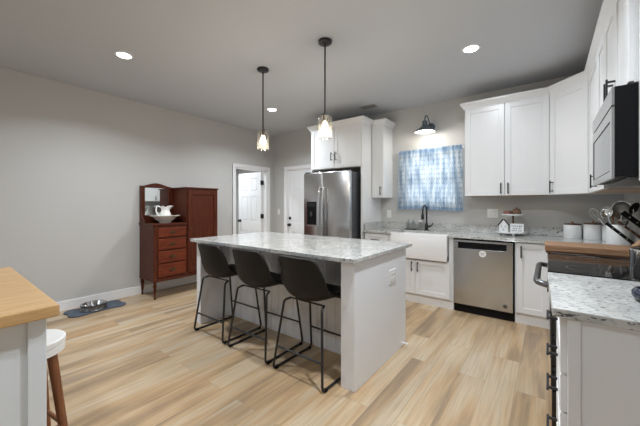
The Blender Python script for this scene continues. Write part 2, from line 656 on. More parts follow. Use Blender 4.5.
# windows ---------------------------------------------------------
def window(name, x0, x1, z0, z1, yin, yout, label, cols=3):
    r = structure(thing(name, label, 'window', ((x0 + x1) / 2, (yin + yout) / 2, z0)))
    cx, cy = (x0 + x1) / 2, (yin + yout) / 2
    hw = (x1 - x0) / 2
    h = z1 - z0
    f = MB()
    f.box(-hw, -hw + 0.035, -0.05, 0.05, 0, h)
    f.box(hw - 0.035, hw, -0.05, 0.05, 0, h)
    f.box(-hw + 0.035, hw - 0.035, -0.05, 0.05, 0, 0.035)
    f.box(-hw + 0.035, hw - 0.035, -0.05, 0.05, h - 0.035, h)
    f.build('window_frame', TRIM, r)
    for k in range(2):
        a, b = (0.035, h / 2 + 0.015) if k == 0 else (h / 2 - 0.015, h - 0.035)
        y = -0.012 if k == 0 else 0.016
        s = MB()
        s.box(-hw + 0.035, -hw + 0.07, y - 0.012, y + 0.012, a, b)
        s.box(hw - 0.07, hw - 0.035, y - 0.012, y + 0.012, a, b)
        s.box(-hw + 0.07, hw - 0.07, y - 0.012, y + 0.012, a, a + 0.04)
        s.box(-hw + 0.07, hw - 0.07, y - 0.012, y + 0.012, b - 0.04, b)
        for i in range(1, cols):
            x = -hw + 0.07 + (2 * hw - 0.14) * i / cols
            s.box(x - 0.009, x + 0.009, y - 0.008, y + 0.008, a + 0.04, b - 0.04)
        so = s.build('sash', TRIM, r)
        MB().box(-hw + 0.07, hw - 0.07, y - 0.002, y + 0.002, a + 0.04, b - 0.04).build('window_glass', WINGL, so)
    return r


window('window_1', WX0, WX1, WZ0, WZ1, YB, YB + T, 'double-hung window behind the blue curtain', 2)
window('added_rear_window', RX0, RX1, RZ0, RZ1, YR - T, YR, 'unseen wide window added behind the camera for daylight', 3)  # rear window is unseen, added to bring daylight into the room


# doors -----------------------------------------------------------
def casing(name, length0, length1, ztop, label, place):
    """flat casing with a back-band; local x along wall, y out of the wall"""
    m = MB()
    cw = 0.066
    a, b = length0, length1
    for (x0, x1) in ((a - cw, a), (b, b + cw)):
        m.box(x0, x1, 0, 0.016, 0, ztop, 0.003)
        e = x0 if x0 < a else x1
        m.box(min(e, e + (0.016 if x0 < a else -0.016)), max(e, e + (0.016 if x0 < a else -0.016)), 0, 0.022, 0, ztop + cw - 0.016, 0.003)
    m.box(a - cw, b + cw, 0, 0.016, ztop, ztop + cw, 0.003)
    m.box(a - cw, b + cw, 0, 0.022, ztop + cw - 0.016, ztop + cw, 0.003)
    # jamb lining
    m.box(a, a + 0.018, -T, 0.0, 0, ztop)
    m.box(b - 0.018, b, -T, 0.0, 0, ztop)
    m.box(a, b, -T, 0.0, ztop - 0.018, ztop)
    for v in m.bm.verts:
        v.co = place @ v.co
    return structure(m.build(name, TRIM), label, 'door casing')


# left wall: local x -> +Y (world), y -> +X
PL = Matrix(((0, 1, 0, XL), (1, 0, 0, 0), (0, 0, 1, 0), (0, 0, 0, 1)))
casing('trim_1', D1Y0, D1Y1, D1Z, 'white casing around the open hall door', PL)
# back wall: local x -> X, y -> -Y
PBk = Matrix(((1, 0, 0, 0), (0, -1, 0, YB), (0, 0, 1, 0), (0, 0, 0, 1)))
casing('trim_2', D2X0, D2X1, D2Z, 'white casing around the closed door beside the refrigerator', PBk)


def panel_door(w, h):
    """six-panel door leaf: x 0..w, y 0..0.035 (both faces panelled)"""
    m = MB()
    t = 0.035
    st, mul = 0.105, 0.10
    pw = (w - 2 * st - mul) / 2
    rails = [(0, 0.22), (0.22 + 0.50, 0.22 + 0.50 + 0.20), (h - 0.12 - 0.28 - 0.11, h - 0.12 - 0.28), (h - 0.12, h)]
    m.box(0.02, w - 0.02, 0.007, t - 0.007, 0.02, h - 0.02)                       # core
    for x0, x1 in ((0, st), (w - st, w)):
        m.box(x0, x1, 0, t, 0, h)
    for z0, z1 in rails:
        m.box(st, w - st, 0, t, z0, z1)
    for a, b in zip(rails[:-1], rails[1:]):
        m.box(st + pw, st + pw + mul, 0, t, a[1], b[0])
    for x0 in (st, st + pw + mul):
        for (z0, z1) in ((rails[0][1], rails[1][0]), (rails[1][1], rails[2][0]), (rails[2][1], rails[3][0])):
            m.box(x0 + 0.025, x0 + pw - 0.025, 0.001, t - 0.001, z0 + 0.025, z1 - 0.025, 0.006, 1)
    return m


def knob(parent, x, y, z, sgn, name='knob', r=0.028):
    M = Matrix.Rotation(-sgn * PI / 2, 4, 'X') if True else None
    m = MB()
    m.lathe([(0.030, 0), (0.030, 0.008), (0.012, 0.012), (0.012, 0.03), (r, 0.040), (r, 0.056), (0.015, 0.064)], (x, y, z), 20, True, Matrix.Rotation(PI / 2 if sgn < 0 else -PI / 2, 3, 'X'))
    return m.build(name, BLACK, parent, smooth=40)


# door 1: leaf swung 90 degrees into the hall, hinged on the right jamb
d1 = structure(thing('door_1', 'white six-panel door standing open into the hall', 'door', (XL - T - 0.005, D1Y1 - 0.055, 0.008), 0))
lf = panel_door(0.735, D1Z - 0.03)
for v in lf.bm.verts:
    v.co = Vector((-v.co.x - 0.005, v.co.y, v.co.z))
lf.build('door_leaf', DOORM, d1)
knob(d1, -0.675, 0.0, 0.92, -1, 'door_knob')
for hz in (0.2, 1.03, 1.73):
    h = MB()
    h.box(-0.002, 0.002, -0.002, 0.036, hz - 0.045, hz + 0.045)
    h.tube([(0.004, -0.006, hz - 0.05), (0.004, -0.006, hz + 0.05)], 0.010, 8)
    h.box(0.0, 0.045, 0.034, 0.0375, hz - 0.045, hz + 0.045)
    h.build('hinge', BLACK, d1)

# door 2: closed leaf in the back wall
d2 = structure(thing('door_2', 'white closed panel door with black deadbolt beside the refrigerator', 'door', (D2X0 + 0.02, YB + 0.012, 0.008), 0))
panel_door(D2X1 - D2X0 - 0.04, D2Z - 0.03).build('door_leaf', DOORM, d2)
knob(d2, 0.05, 0.0, 0.865, -1, 'door_knob')
m = MB()
m.lathe([(0.030, 0), (0.030, 0.012), (0.024, 0.02), (0.008, 0.022), (0.008, 0.034)], (0.05, 0, 1.0), 20, True, Matrix.Rotation(PI / 2, 3, 'X'))
m.build('deadbolt', BLACK, d2, smooth=40)


# ------------------------------------------------------------------ cabinets
def shaker(m, x0, x1, z0, z1, fr=0.058, t=0.019, plain_=False):
    """door or drawer front on the plane y=0, sticking out to y=-t"""
    if plain_:
        m.box(x0, x1, -t, 0, z0, z1, 0.002, 1)
        return
    m.box(x0 + fr - 0.006, x1 - fr + 0.006, -t + 0.009, 0, z0 + fr - 0.006, z1 - fr + 0.006)
    m.box(x0, x0 + fr, -t, 0, z0, z1, 0.0015, 1)
    m.box(x1 - fr, x1, -t, 0, z0, z1, 0.0015, 1)
    m.box(x0 + fr, x1 - fr, -t, 0, z0, z0 + fr, 0.0015, 1)
    m.box(x0 + fr, x1 - fr, -t, 0, z1 - fr, z1, 0.0015, 1)


def pull(parent, x, z, horiz=False, L=0.13, y=-0.019, out=0.031):
    m = MB()
    h = L / 2
    if horiz:
        m.box(x - h, x + h, y - out - 0.010, y - out, z - 0.006, z + 0.006, 0.002, 1)
        for s in (-1, 1):
            m.box(x + s * h * 0.7 - 0.005, x + s * h * 0.7 + 0.005, y - out, y, z - 0.005, z + 0.005)
    else:
        m.box(x - 0.006, x + 0.006, y - out - 0.010, y - out, z - h, z + h, 0.002, 1)
        for s in (-1, 1):
            m.box(x - 0.005, x + 0.005, y - out, y, z + s * h * 0.7 - 0.005, z + s * h * 0.7 + 0.005)
    return m.build('handle', BLACK, parent)


CROWN = [(-0.004, 2.468), (0.012, 2.468), (0.015, 2.484), (0.026, 2.500), (0.040, 2.522), (0.048, 2.530), (0.050, 2.552), (-0.004, 2.552)]


def cabinet(name, label, loc, rz, w, d, z0, z1, fronts, kick=None, group=None, under=None, body=None, mat=CAB):
    """front plane at local y=0 facing -y, body from y=0 to d; fronts: (kind, x0, x1, z0, z1, handle)"""
    r = thing(name, label, 'cabinet', (loc[0], loc[1], 0), rz, group)
    b = MB()
    if body:
        b.prism(body, z0, z1)
    else:
        b.box(0, w, 0, d, z0, z1)
    b.build('body', mat, r)
    if kick is not None:
        MB().box(0.0, w, kick, d, 0.0, z0).build('toe_kick', mat, r)
    for kind, a, bb, c, e, hd in fronts:
        m = MB()
        shaker(m, a, bb, c, e, plain_=(kind == 'drawer_plain'), fr=0.058 if (e - c) > 0.25 else 0.045)
        nm = 'door' if kind == 'door' else 'drawer'
        do = m.build(nm, mat, r)
        if hd:
            pull(do, hd[1], hd[2], hd[0] == 'h', L=hd[3] if len(hd) > 3 else 0.13)
    if under:
        under.build('underside', CABIN, r, label='bare wood underside')
    return r


G = 0.002  # gap between neighbours
BF = 3.845  # base front plane
# --- base run along the back wall
DW_W = 0.335
cabinet('base_cabinet', 'white base cabinet with one drawer between refrigerator and sink', (-2.118, BF), 0, 0.372, YB - BF - G, 0.105, 0.878,
        [('drawer', 0.012, 0.36, 0.70, 0.865, ('h', 0.186, 0.785)), ('door', 0.012, 0.36, 0.12, 0.69, ('v', 0.32, 0.58))], kick=0.02)
sinkcab_b = [(0, 0), (0.838, 0), (0.838, 0.573), (0, 0.573)]
cabinet('sink_cabinet', 'white two-door sink cabinet below the farmhouse sink', (-1.745, BF), 0, 0.838, YB - BF - G, 0.105, 0.575,
        [('door', 0.012, 0.371, 0.12, 0.565, ('v', 0.335, 0.478)), ('door', 0.375, 0.800, 0.12, 0.565, ('v', 0.412, 0.478))], kick=0.012)
for a_, b_ in ((0.0, 0.045), (0.785, 0.838)):
    MB().box(a_, b_, -0.004, YB - BF - G, 0.576, 0.878).build('side_stile', CAB, bpy.data.objects['sink_cabinet'])
cabinet('base_cabinet', 'narrow white base cabinet right of the dishwasher', (-0.284, BF), 0, 0.316, YB - BF - G, 0.105, 0.878,
        [('door', 0.014, 0.296, 0.12, 0.868, ('v', 0.058, 0.775, 0.13))], kick=0.012)
# --- base run along the right wall, front plane x = 0.045
RF = 0.054
cabinet('corner_base_cabinet', 'white base cabinet between range and corner, under the cutting board', (RF, BF - 0.03), -PI / 2, BF - 0.03 - 2.80, XR - RF - G, 0.105, 0.878,
        [('drawer', 0.05, 0.50, 0.70, 0.865, ('h', 0.275, 0.785)), ('drawer', 0.51, 1.0, 0.70, 0.865, ('h', 0.755, 0.785)),
         ('door', 0.05, 0.50, 0.12, 0.69, ('v', 0.46, 0.58)), ('door', 0.51, 1.0, 0.12, 0.69, ('v', 0.55, 0.58))], kick=0.05)
fc = cabinet('drawer_cabinet', 'white four-drawer base cabinet in the right foreground', (RF, 2.022), -PI / 2, 0.655, XR - RF - G, 0.105, 0.878,
             [('drawer', 0.01, 0.648, 0.672, 0.868, ('h', 0.28, 0.765, 0.12)),
              ('drawer', 0.01, 0.648, 0.535, 0.665, ('h', 0.28, 0.605, 0.12)),
              ('drawer', 0.01, 0.648, 0.345, 0.528, ('h', 0.28, 0.455, 0.15)),
              ('drawer', 0.01, 0.648, 0.115, 0.338, ('h', 0.28, 0.265, 0.12))], kick=0.05)
e = MB()
e.box(0.655, 0.667, 0.0, XR - RF - G, 0.0, 0.878)
e.box(0.667, 0.677, 0.0, 0.035, 0.0, 0.878, 0.002, 1)
e.build('end_panel', CAB, fc)

# --- upper cabinets
UF = 4.11
UZ0, UZ1 = 1.385, 2.475
UD = YB - UF - G


def crown(parent, path, g0=None, g1=None):
    MB().sweep(CROWN, path, g0, g1).build('crown', CAB, parent)


def under(w, d):
    return MB().box(0.015, w - 0.015, 0.01, d - 0.01, UZ0 - 0.004, UZ0)


u1 = cabinet('wall_cabinet', 'narrow white wall cabinet between refrigerator surround and window', (-2.137, UF), 0, 0.195, UD, UZ0, UZ1,
             [('door', 0.006, 0.19, UZ0, UZ1 - 0.01, ('v', 0.155, 1.485))])
crown(u1, [(0.0, 0), (0.195, 0), (0.195, UD)])
u2 = cabinet('wall_cabinet', 'white two-door wall cabinet over dishwasher, right of the window', (-0.836, UF), 0, 0.853, UD, UZ0, UZ1,
             [('door', 0.008, 0.428, UZ0, UZ1 - 0.01, ('v', 0.395, 1.47)), ('door', 0.436, 0.848, UZ0, UZ1 - 0.01, ('v', 0.468, 1.47))],
             under=under(0.853, UD))
crown(u2, [(0.0, UD), (0, 0), (0.853, 0)], g1=(1.07, -0.217))
# diagonal corner cabinet: local frame at its left front corner turned -45 deg
CX, CY = 0.019, UF
DL = 0.43
diag = DL  # length of diagonal front
# world corner points
p_w = [(CX, CY), (CX + DL * math.cos(PI / 4), CY - DL * math.sin(PI / 4)), (XR - G, CY - DL * math.sin(PI / 4)), (XR - G, YB - G), (CX, YB - G)]
Minv = Matrix.Rotation(PI / 4, 2)
body = [tuple(Minv @ Vector((x - CX, y - CY))) for x, y in p_w]
u3 = cabinet('corner_wall_cabinet', 'white diagonal wall cabinet in the kitchen corner', (CX, CY), -PI / 4, DL, 0.3, UZ0, UZ1,
             [('door', 0.012, DL - 0.012, UZ0, UZ1 - 0.01, ('v', 0.05, 1.47))], body=body)
k = math.sqrt(0.5)
crown(u3, [(0, 0), (DL, 0)], g0=(-0.3 * k, -0.3 * k), g1=(DL + 0.3 * k, -0.3 * k))
# right wall uppers, front plane
RUX = CX + DL * k
RUY = CY - DL * k            # start of straight run (far end)
RUD = XR - RUX - G
w4 = RUY - G - 2.795
u4 = cabinet('wall_cabinet', 'white two-door wall cabinet between microwave and diagonal corner cabinet', (RUX, RUY - G), -PI / 2, w4, RUD, UZ0, UZ1,
             [('door', 0.008, 0.657, UZ0, UZ1 - 0.01, ('v', 0.625, 1.46, 0.11)), ('door', 0.663, w4 - 0.008, UZ0, UZ1 - 0.01, None)],
             under=under(w4, RUD))
crown(u4, [(0.002, 0), (w4, 0)], g0=(-0.3 * k, 0.3 * k) if False else (-0.3 * k, 0.3 * k))
u5 = cabinet('wall_cabinet', 'short white wall cabinet above the microwave', (RUX, 2.793), -PI / 2, 0.781, RUD, 1.852, UZ1,
             [('door', 0.006, 0.387, 1.86, UZ1 - 0.01, ('v', 0.345, 1.94, 0.11)), ('door', 0.393, 0.775, 1.86, UZ1 - 0.01, ('v', 0.425, 1.94, 0.11))])
crown(u5, [(0.0, 0), (0.781, 0)])
u6 = cabinet('wall_cabinet', 'white wall cabinet at the right picture edge, near side of the microwave', (RUX + 0.032, 2.010), -PI / 2, 0.66, RUD - 0.032, UZ0, UZ1,
             [('door', 0.006, 0.327, UZ0, UZ1 - 0.01, None), ('door', 0.333, 0.654, UZ0, UZ1 - 0.01, ('v', 0.61, 1.47))],
             under=under(0.66, RUD - 0.032))
crown(u6, [(0.0, 0), (0.66, 0), (0.66, RUD)])

# --- refrigerator surround: one tall side panel and the cabinet over the refrigerator
FF = 3.80
fcab = cabinet('refrigerator_cabinet', 'white two-door cabinet above the refrigerator with tall side panel', (-3.09, FF), 0, 0.95, YB - FF - G, 1.835, UZ1,
               [('door', 0.02, 0.468, 1.845, UZ1 - 0.01, ('v', 0.432, 2.02)), ('door', 0.474, 0.925, 1.845, UZ1 - 0.01, ('v', 0.51, 2.02))])
crown(fcab, [(0, YB - FF - G), (0, 0), (0.95, 0), (0.95, UF - FF - 0.055)])
sp = MB()
sp.box(0.93, 0.95, 0.0, YB - FF - G, 0.0, 1.835)
sp.build('side_panel', CAB, fcab)
MB().box(0.0, 0.02, 0.0, YB - FF - G, 0.0, 1.835).build('side_panel', CAB, fcab)

# ------------------------------------------------------------------ countertops
pc = thing('perimeter_countertop', 'L-shaped speckled granite worktop around the sink and corner', 'countertop', (-0.9, 3.8, 0.88))


def shift(m, dx, dy, dz):
    for v in m.bm.verts:
        v.co += Vector((dx, dy, dz))
    return m


poly = [(-2.118, YB - G), (-2.118, 3.80), (-1.702, 3.80), (-1.702, 4.235), (-0.964, 4.235), (-0.964, 3.80), (-0.004, 3.80), (-0.004, 2.797), (XR - G, 2.797), (XR - G, YB - G)]
shift(MB().prism(poly, 0.88, 0.912, bev=0.004), 0.9, -3.8, -0.88).build('worktop', GRAN, pc)
bs = MB()
bs.box(-2.118, XR - G - 0.02, YB - 0.022, YB - G, 0.912, 1.012, 0.002, 1)
bs.box(XR - 0.022, XR - G, 2.797, YB - G, 0.912, 1.012, 0.002, 1)
bs.box(-2.118, -2.098, 3.83, YB - 0.022, 0.912, 1.012, 0.002, 1)
shift(bs, 0.9, -3.8, -0.88).build('backsplash', GRAN, pc)
fg = thing('foreground_countertop', 'speckled granite worktop in the right foreground', 'countertop', (0.3, 1.7, 0.88))
shift(MB().prism([(-0.004, 2.025), (0.012, 1.332), (XR - G, 1.332), (XR - G, 2.025)][::-1], 0.88, 0.912, bev=0.004), -0.3, -1.7, -0.88).build('worktop', GRAN, fg)
bs = MB()
bs.box(XR - 0.022, XR - G, 1.332, 2.025, 0.912, 1.012, 0.002, 1)
shift(bs, -0.3, -1.7, -0.88).build('backsplash', GRAN, fg)

# ------------------------------------------------------------------ sink, faucet
sk = thing('farmhouse_sink', 'white apron-front farmhouse sink under the window', 'sink', (-1.333, 3.80, 0.58))
m = MB()
sx, sy = 0.362, 0.44
m.box(-sx, sx, -0.012, 0.03, 0.0, 0.325, 0.008, 2)
m.box(-sx, -sx + 0.028, 0.03, sy, 0.06, 0.298)
m.box(sx - 0.028, sx, 0.03, sy, 0.06, 0.298)
m.box(-sx + 0.028, sx - 0.028, sy - 0.025, sy, 0.06, 0.298)
m.box(-sx + 0.028, sx - 0.028, 0.03, sy - 0.025, 0.06, 0.085)
m.build('basin', SINKM, sk, smooth=40)
MB().lathe([(0.045, 0), (0.045, 0.003), (0.03, 0.004)], (0, 0.22, 0.085), 20).build('drain', CHROME, sk)

fa = thing('faucet', 'matte black gooseneck faucet behind the sink', 'faucet', (-1.375, 4.30, 0.912))
m = MB()
m.lathe([(0.032, 0), (0.032, 0.008), (0.024, 0.014), (0.022, 0.09), (0.018, 0.1)], (0, 0, 0), 18)
m.build('base', BLACK, fa, smooth=40)
arc = [(0, 0, 0.095), (0, 0, 0.27)] + [(0, -0.085 + 0.085 * math.cos(a), 0.27 + 0.085 * math.sin(a)) for a in [PI * i / 12 for i in range(1, 13)]] + [(0, -0.172, 0.235)]
MB().tube(arc, 0.0125, 10).build('spout', BLACK, fa, smooth=60)
MB().lathe([(0.013, 0.0), (0.020, -0.02), (0.022, -0.07), (0.017, -0.085)], (0, -0.173, 0.245), 14).build('spray_head', BLACK, fa, smooth=40)
m = MB()
m.tube([(0.015, 0, 0.055), (0.05, 0, 0.06)], 0.014, 10)
m.tube([(0.05, 0, 0.06), (0.075, -0.01, 0.075), (0.095, -0.015, 0.11)], [0.012, 0.009, 0.006], 8)
m.build('lever', BLACK, fa, smooth=60)

# soap bottles in their caddy
cd = thing('soap_caddy', 'small dark tray holding two soap bottles left of the faucet', 'tray', (-1.61, 4.31, 0.912))
MB().box(-0.085, 0.085, -0.04, 0.04, 0.0, 0.012, 0.004, 1).build('tray', DARKPLAST, cd)


def soap(x, y, label, h, r, mat):
    t = thing('soap_bottle', label, 'bottle', (x, y, 0.9245), 0, 'soap bottles beside the sink')
    MB().lathe([(r, 0), (r, h * 0.74), (r * 0.9, h * 0.80), (0.014, h * 0.86), (0.013, h)], (0, 0, 0), 20).build('bottle', mat, t, smooth=40)
    m = MB()
    m.lathe([(0.015, h), (0.015, h + 0.012), (0.005, h + 0.014), (0.005, h + 0.035)], (0, 0, 0), 12)
    m.tube([(0, 0, h + 0.035), (0, -0.035, h + 0.032)], 0.005, 8)
    m.build('pump', CHROME, t, smooth=40)


soap(-1.648, 4.31, 'clear soap bottle, left one in the caddy by the sink', 0.11, 0.031, SOAPY)
soap(-1.572, 4.31, 'clear soap bottle, right one in the caddy by the sink', 0.12, 0.031, SOAPY)
t = thing('jar', 'pale glass jar standing between soap caddy and faucet', 'jar', (-1.475, 4.32, 0.9125))
MB().lathe([(0.034, 0), (0.036, 0.02), (0.034, 0.10), (0.026, 0.115)], (0, 0, 0), 20).build('jar_body', SOAPY, t, smooth=40)
MB().lathe([(0.028, 0.115), (0.028, 0.135), (0.02, 0.138)], (0, 0, 0), 20).build('lid', CANW, t, smooth=40)

# ------------------------------------------------------------------ dishwasher
dw = thing('dishwasher', 'stainless steel dishwasher between sink cabinet and narrow cabinet', 'dishwasher', (-0.905, 3.84, 0))
W = 0.619
m = MB()
m.box(0.0, W, 0.0, 0.555, 0.1, 0.876)
m.build('body', DARKPLAST, dw)
MB().box(0.004, W - 0.004, 0.02, 0.06, 0.0, 0.105).build('toe_kick', DARKPLAST, dw)
m = MB()
zt = 0.862
hz0, hz1 = 0.764, 0.836
m.box(0.008, W - 0.014, -0.032, -0.002, 0.105, hz0, 0.003, 1)
m.box(0.008, W - 0.014, -0.032, -0.002, hz1, zt, 0.003, 1)
m.box(0.008, 0.055, -0.032, -0.002, hz0, hz1)
m.box(W - 0.07, W - 0.014, -0.032, -0.002, hz0, hz1)
m.build('door', STEELV, dw)
MB().box(0.055, W - 0.07, -0.012, -0.002, hz0, hz1).build('handle_recess', DARKPLAST, dw)
MB().lathe([(0.037, 0), (0.037, 0.0015)], (0.315, -0.0322, 0.716), 28, True, Matrix.Rotation(PI / 2, 3, 'X')).build('sticker', PLATE, dw, label='round white sticker with two lines of small print')
m = MB()
for zz, ww in ((0.723, 0.040), (0.707, 0.030)):
    x = 0.315 - ww / 2
    while x < 0.315 + ww / 2 - 0.002:
        wd = random.choice((0.003, 0.0045))
        m.box(x, x + wd, -0.0343, -0.0338, zz - 0.003, zz + 0.003)
        x += wd + 0.0018
m.build('sticker_print', INK, dw)
m = MB()
m.lathe([(0.021, 0), (0.021, 0.002), (0.017, 0.003)], (W - 0.085, -0.0322, 0.165), 24, True, Matrix.Rotation(PI / 2, 3, 'X'))
m.build('badge', DARKSTEEL, dw, smooth=40, label='round grey maker badge')

# ------------------------------------------------------------------ refrigerator
fr = thing('refrigerator', 'stainless steel side-by-side refrigerator with water dispenser', 'refrigerator', (-3.055, 3.57, 0))
FW = 0.845
MB().box(0.008, FW - 0.004, 0.075, 0.83, 0.02, 1.752, 0.004, 1).build('body', plain('fridge_side', (0.10, 0.105, 0.115), 0.4, metal=0.5), fr)
MB().box(0.02, FW - 0.02, 0.09, 0.12, 0.0, 0.06).build('kick_grille', DARKPLAST, fr)
sx = 0.372
for (a, b, nm) in ((0.0, sx - 0.003, 'freezer_door'), (sx + 0.003, FW, 'fridge_door')):
    m = MB()
    m.box(a, b, 0.0, 0.068, 0.065, 1.765, 0.010, 3)
    do = m.build(nm, STEEL, fr, smooth=40)
    hx = sx - 0.035 if a == 0.0 else sx + 0.035
    pts = [(hx, 0.0, 1.53), (hx, -0.035, 1.528), (hx, -0.052, 1.48), (hx, -0.060, 1.2), (hx, -0.060, 0.85), (hx, -0.052, 0.50), (hx, -0.035, 0.44), (hx, 0.0, 0.438)]
    hm = MB()
    hm.tube(fillet(pts, 0.04, 4), 0.017, 10)
    hm.build('handle', CHROME, do, smooth=60)
dsp = MB()
dsp.box(0.072, 0.252, -0.006, 0.0, 0.965, 1.325, 0.004, 1)
dp = dsp.build('dispenser', DARKPLAST, fr)
m = MB()
m.box(0.066, 0.258, -0.009, 0.0, 0.945, 0.968, 0.002, 1)
m.build('drip_tray', STEEL, dp)
m = MB()
m.box(0.092, 0.232, -0.0075, -0.005, 1.24, 1.31)
m.build('control_panel', BLKGLASS, dp)
m = MB()
m.box(0.145, 0.18, -0.022, -0.005, 1.10, 1.17, 0.003, 1)
m.build('paddle', DARKSTEEL, dp)
for a_ in (0.03, FW - 0.11):
    MB().box(a_, a_ + 0.08, 0.0, 0.07, 1.7655, 1.78, 0.003, 1).build('hinge_cover', DARKPLAST, fr)

# ------------------------------------------------------------------ island
IX0, IX1, IY0, IY1 = -3.01, -1.04, 1.745, 2.66
isl = thing('kitchen_island', 'white painted kitchen island with panelled knee wall', 'kitchen island', ((IX0 + IX1) / 2, 2.3, 0))
ox, oy = (IX0 + IX1) / 2, 2.3


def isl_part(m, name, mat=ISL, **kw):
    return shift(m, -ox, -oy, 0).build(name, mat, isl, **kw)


KY = 2.115
isl_part(MB().box(IX0 + 0.075, IX1 - 0.112, KY + 0.012, IY1 - 0.02, 0.0, 0.878), 'body')
isl_part(MB().box(IX1 - 0.112, IX1, IY0, IY1, 0, 0.878, 0.002, 1), 'end_panel')
isl_part(MB().box(IX0, IX0 + 0.075, IY0, IY1, 0, 0.878, 0.002, 1), 'end_panel')
m = MB()
x = IX0 + 0.075
nb = 18
bwid = (IX1 - 0.112 - x) / nb
for i in range(nb):
    m.box(x + i * bwid + 0.001, x + (i + 1) * bwid - 0.001, KY, KY + 0.012, 0.0, 0.80, 0.003, 1)
m.box(x, IX1 - 0.112, KY - 0.004, KY + 0.012, 0.80, 0.878)
isl_part(m, 'knee_wall')
m = MB()
for i in range(3):
    wd = (IX1 - IX0 - 0.2) / 3
    a = IX0 + 0.08 + i * wd
    for (c, d) in ((0.70, 0.865), (0.12, 0.69)):
        m2 = MB()
        shaker(m2, 0.004, wd - 0.004, c, d)
        for v in m2.bm.verts:
            v.co = Vector((a + wd - v.co.x, IY1 - 0.02 - v.co.y, v.co.z))
        do = isl_part(m2, 'drawer' if c > 0.5 else 'door')
m = MB()
m.tube([(IX1 - 0.001, 2.56, 0.045), (IX1 + 0.045, 2.56, 0.045)], 0.006, 8)
m.tube([(IX1 + 0.045, 2.56, 0.045), (IX1 + 0.06, 2.56, 0.045)], 0.011, 10)
isl_part(m, 'door_stop', TRIM)
it = MB()
it.prism([(-3.055, 1.695), (-1.022, 1.705), (-1.022, 2.775), (-3.055, 2.775)], 0.88, 0.912, bev=0.004)
tag(it.build('island_countertop', GRAN), 'polished speckled granite slab on top of the kitchen island', 'countertop')


# ------------------------------------------------------------------ outlets and switch
def wall_plate(name, label, cat, loc, rz, w, n, kind):
    t = thing(name, label, cat, loc, rz)
    MB().box(-w / 2, w / 2, -0.006, -0.0003, -0.058, 0.058, 0.003, 1).build('cover_plate', PLATE, t)
    for i in range(n):
        x = (i - (n - 1) / 2) * 0.046
        m = MB()
        if kind == 'outlet':
            for z in (-0.02, 0.02):
                m.box(x - 0.017, x + 0.017, -0.0085, -0.005, z - 0.014, z + 0.014, 0.003, 1)
            m.build('socket', PLATE, t)
            for z in (-0.02, 0.02):
                for q in (-0.006, 0.006):
                    MB().box(x + q - 0.001, x + q + 0.001, -0.0090, -0.0080, z - 0.004, z + 0.006).build('slot', DARKPLAST, t)
        else:
            m.box(x - 0.016, x + 0.016, -0.009, -0.005, -0.033, 0.033, 0.002, 1)
            m.build('rocker', PLATE, t)
    return t


wall_plate('wall_outlet', 'white double cover plate on back wall left of the tiered tray', 'outlet', (-0.567, YB, 1.165), 0, 0.125, 2, 'outlet')
wall_plate('wall_outlet', 'white cover plate on back wall below the narrow wall cabinet', 'outlet', (-2.0, YB, 1.13), 0, 0.075, 1, 'outlet')
wall_plate('light_switch', 'white light switch plate between the two hall doors', 'switch', (-4.46, YB, 1.13), 0, 0.075, 1, 'switch')
wall_plate('island_outlet', 'white outlet plate on the end of the kitchen island', 'outlet', (IX1, 2.36, 0.675), PI / 2, 0.125, 2, 'outlet')

# ------------------------------------------------------------------ range
rg = thing('range', 'black glass-top range with curved steel handle', 'range', (0.032, 2.03, 0))
RWY = 0.762
RD = XR - 0.032 - 0.004
# local frame: x -> world X offset, y -> world Y offset
MB().box(0.02, RD, 0.0, RWY, 0.03, 0.898).build('body', DARKPLAST, rg)
MB().box(0.03, RD, 0.02, RWY - 0.02, 0.0, 0.03).build('plinth', DARKPLAST, rg)
m = MB()
m.box(-0.034, RD, 0.0, RWY, 0.898, 0.917, 0.004, 2)
m.build('cooktop', BLKGLASS, rg)
m = MB()
m.box(-0.020, 0.02, 0.004, RWY - 0.004, 0.28, 0.78, 0.004, 1)
od = m.build('oven_door', BLKGLASS, rg)
MB().box(-0.0225, -0.019, 0.12, RWY - 0.12, 0.40, 0.66).build('oven_window', DARKSTEEL, od)
hp = [(-0.02, 0.045, 0.828), (-0.074, 0.05, 0.838), (-0.084, 0.10, 0.838), (-0.084, RWY - 0.10, 0.838), (-0.074, RWY - 0.05, 0.838), (-0.02, RWY - 0.045, 0.828)]
MB().tube(fillet(hp, 0.045, 5), 0.017, 12).build('oven_handle', DARKSTEEL, rg, smooth=60)
MB().box(-0.018, 0.02, 0.004, RWY - 0.004, 0.79, 0.896, 0.004, 1).build('control_panel', BLKGLASS, rg)
MB().box(-0.016, 0.02, 0.004, RWY - 0.004, 0.06, 0.27, 0.004, 1).build('warming_drawer', BLKGLASS, rg)
m = MB()
m.box(-0.018, RD, RWY - 0.014, RWY - 0.002, 0.917, 0.922, 0.002, 1)
m.build('rear_trim', CHROME, rg)
for (bx, by, br_) in ((0.15, 0.19, 0.10), (0.15, 0.57, 0.08), (0.43, 0.19, 0.08), (0.43, 0.57, 0.10)):
    MB().lathe([(br_, 0.9171), (br_, 0.9174), (br_ - 0.003, 0.9174), (br_ - 0.003, 0.9171)], (bx, by, 0), 40, cap=False).build('burner_ring', DARKSTEEL, rg)

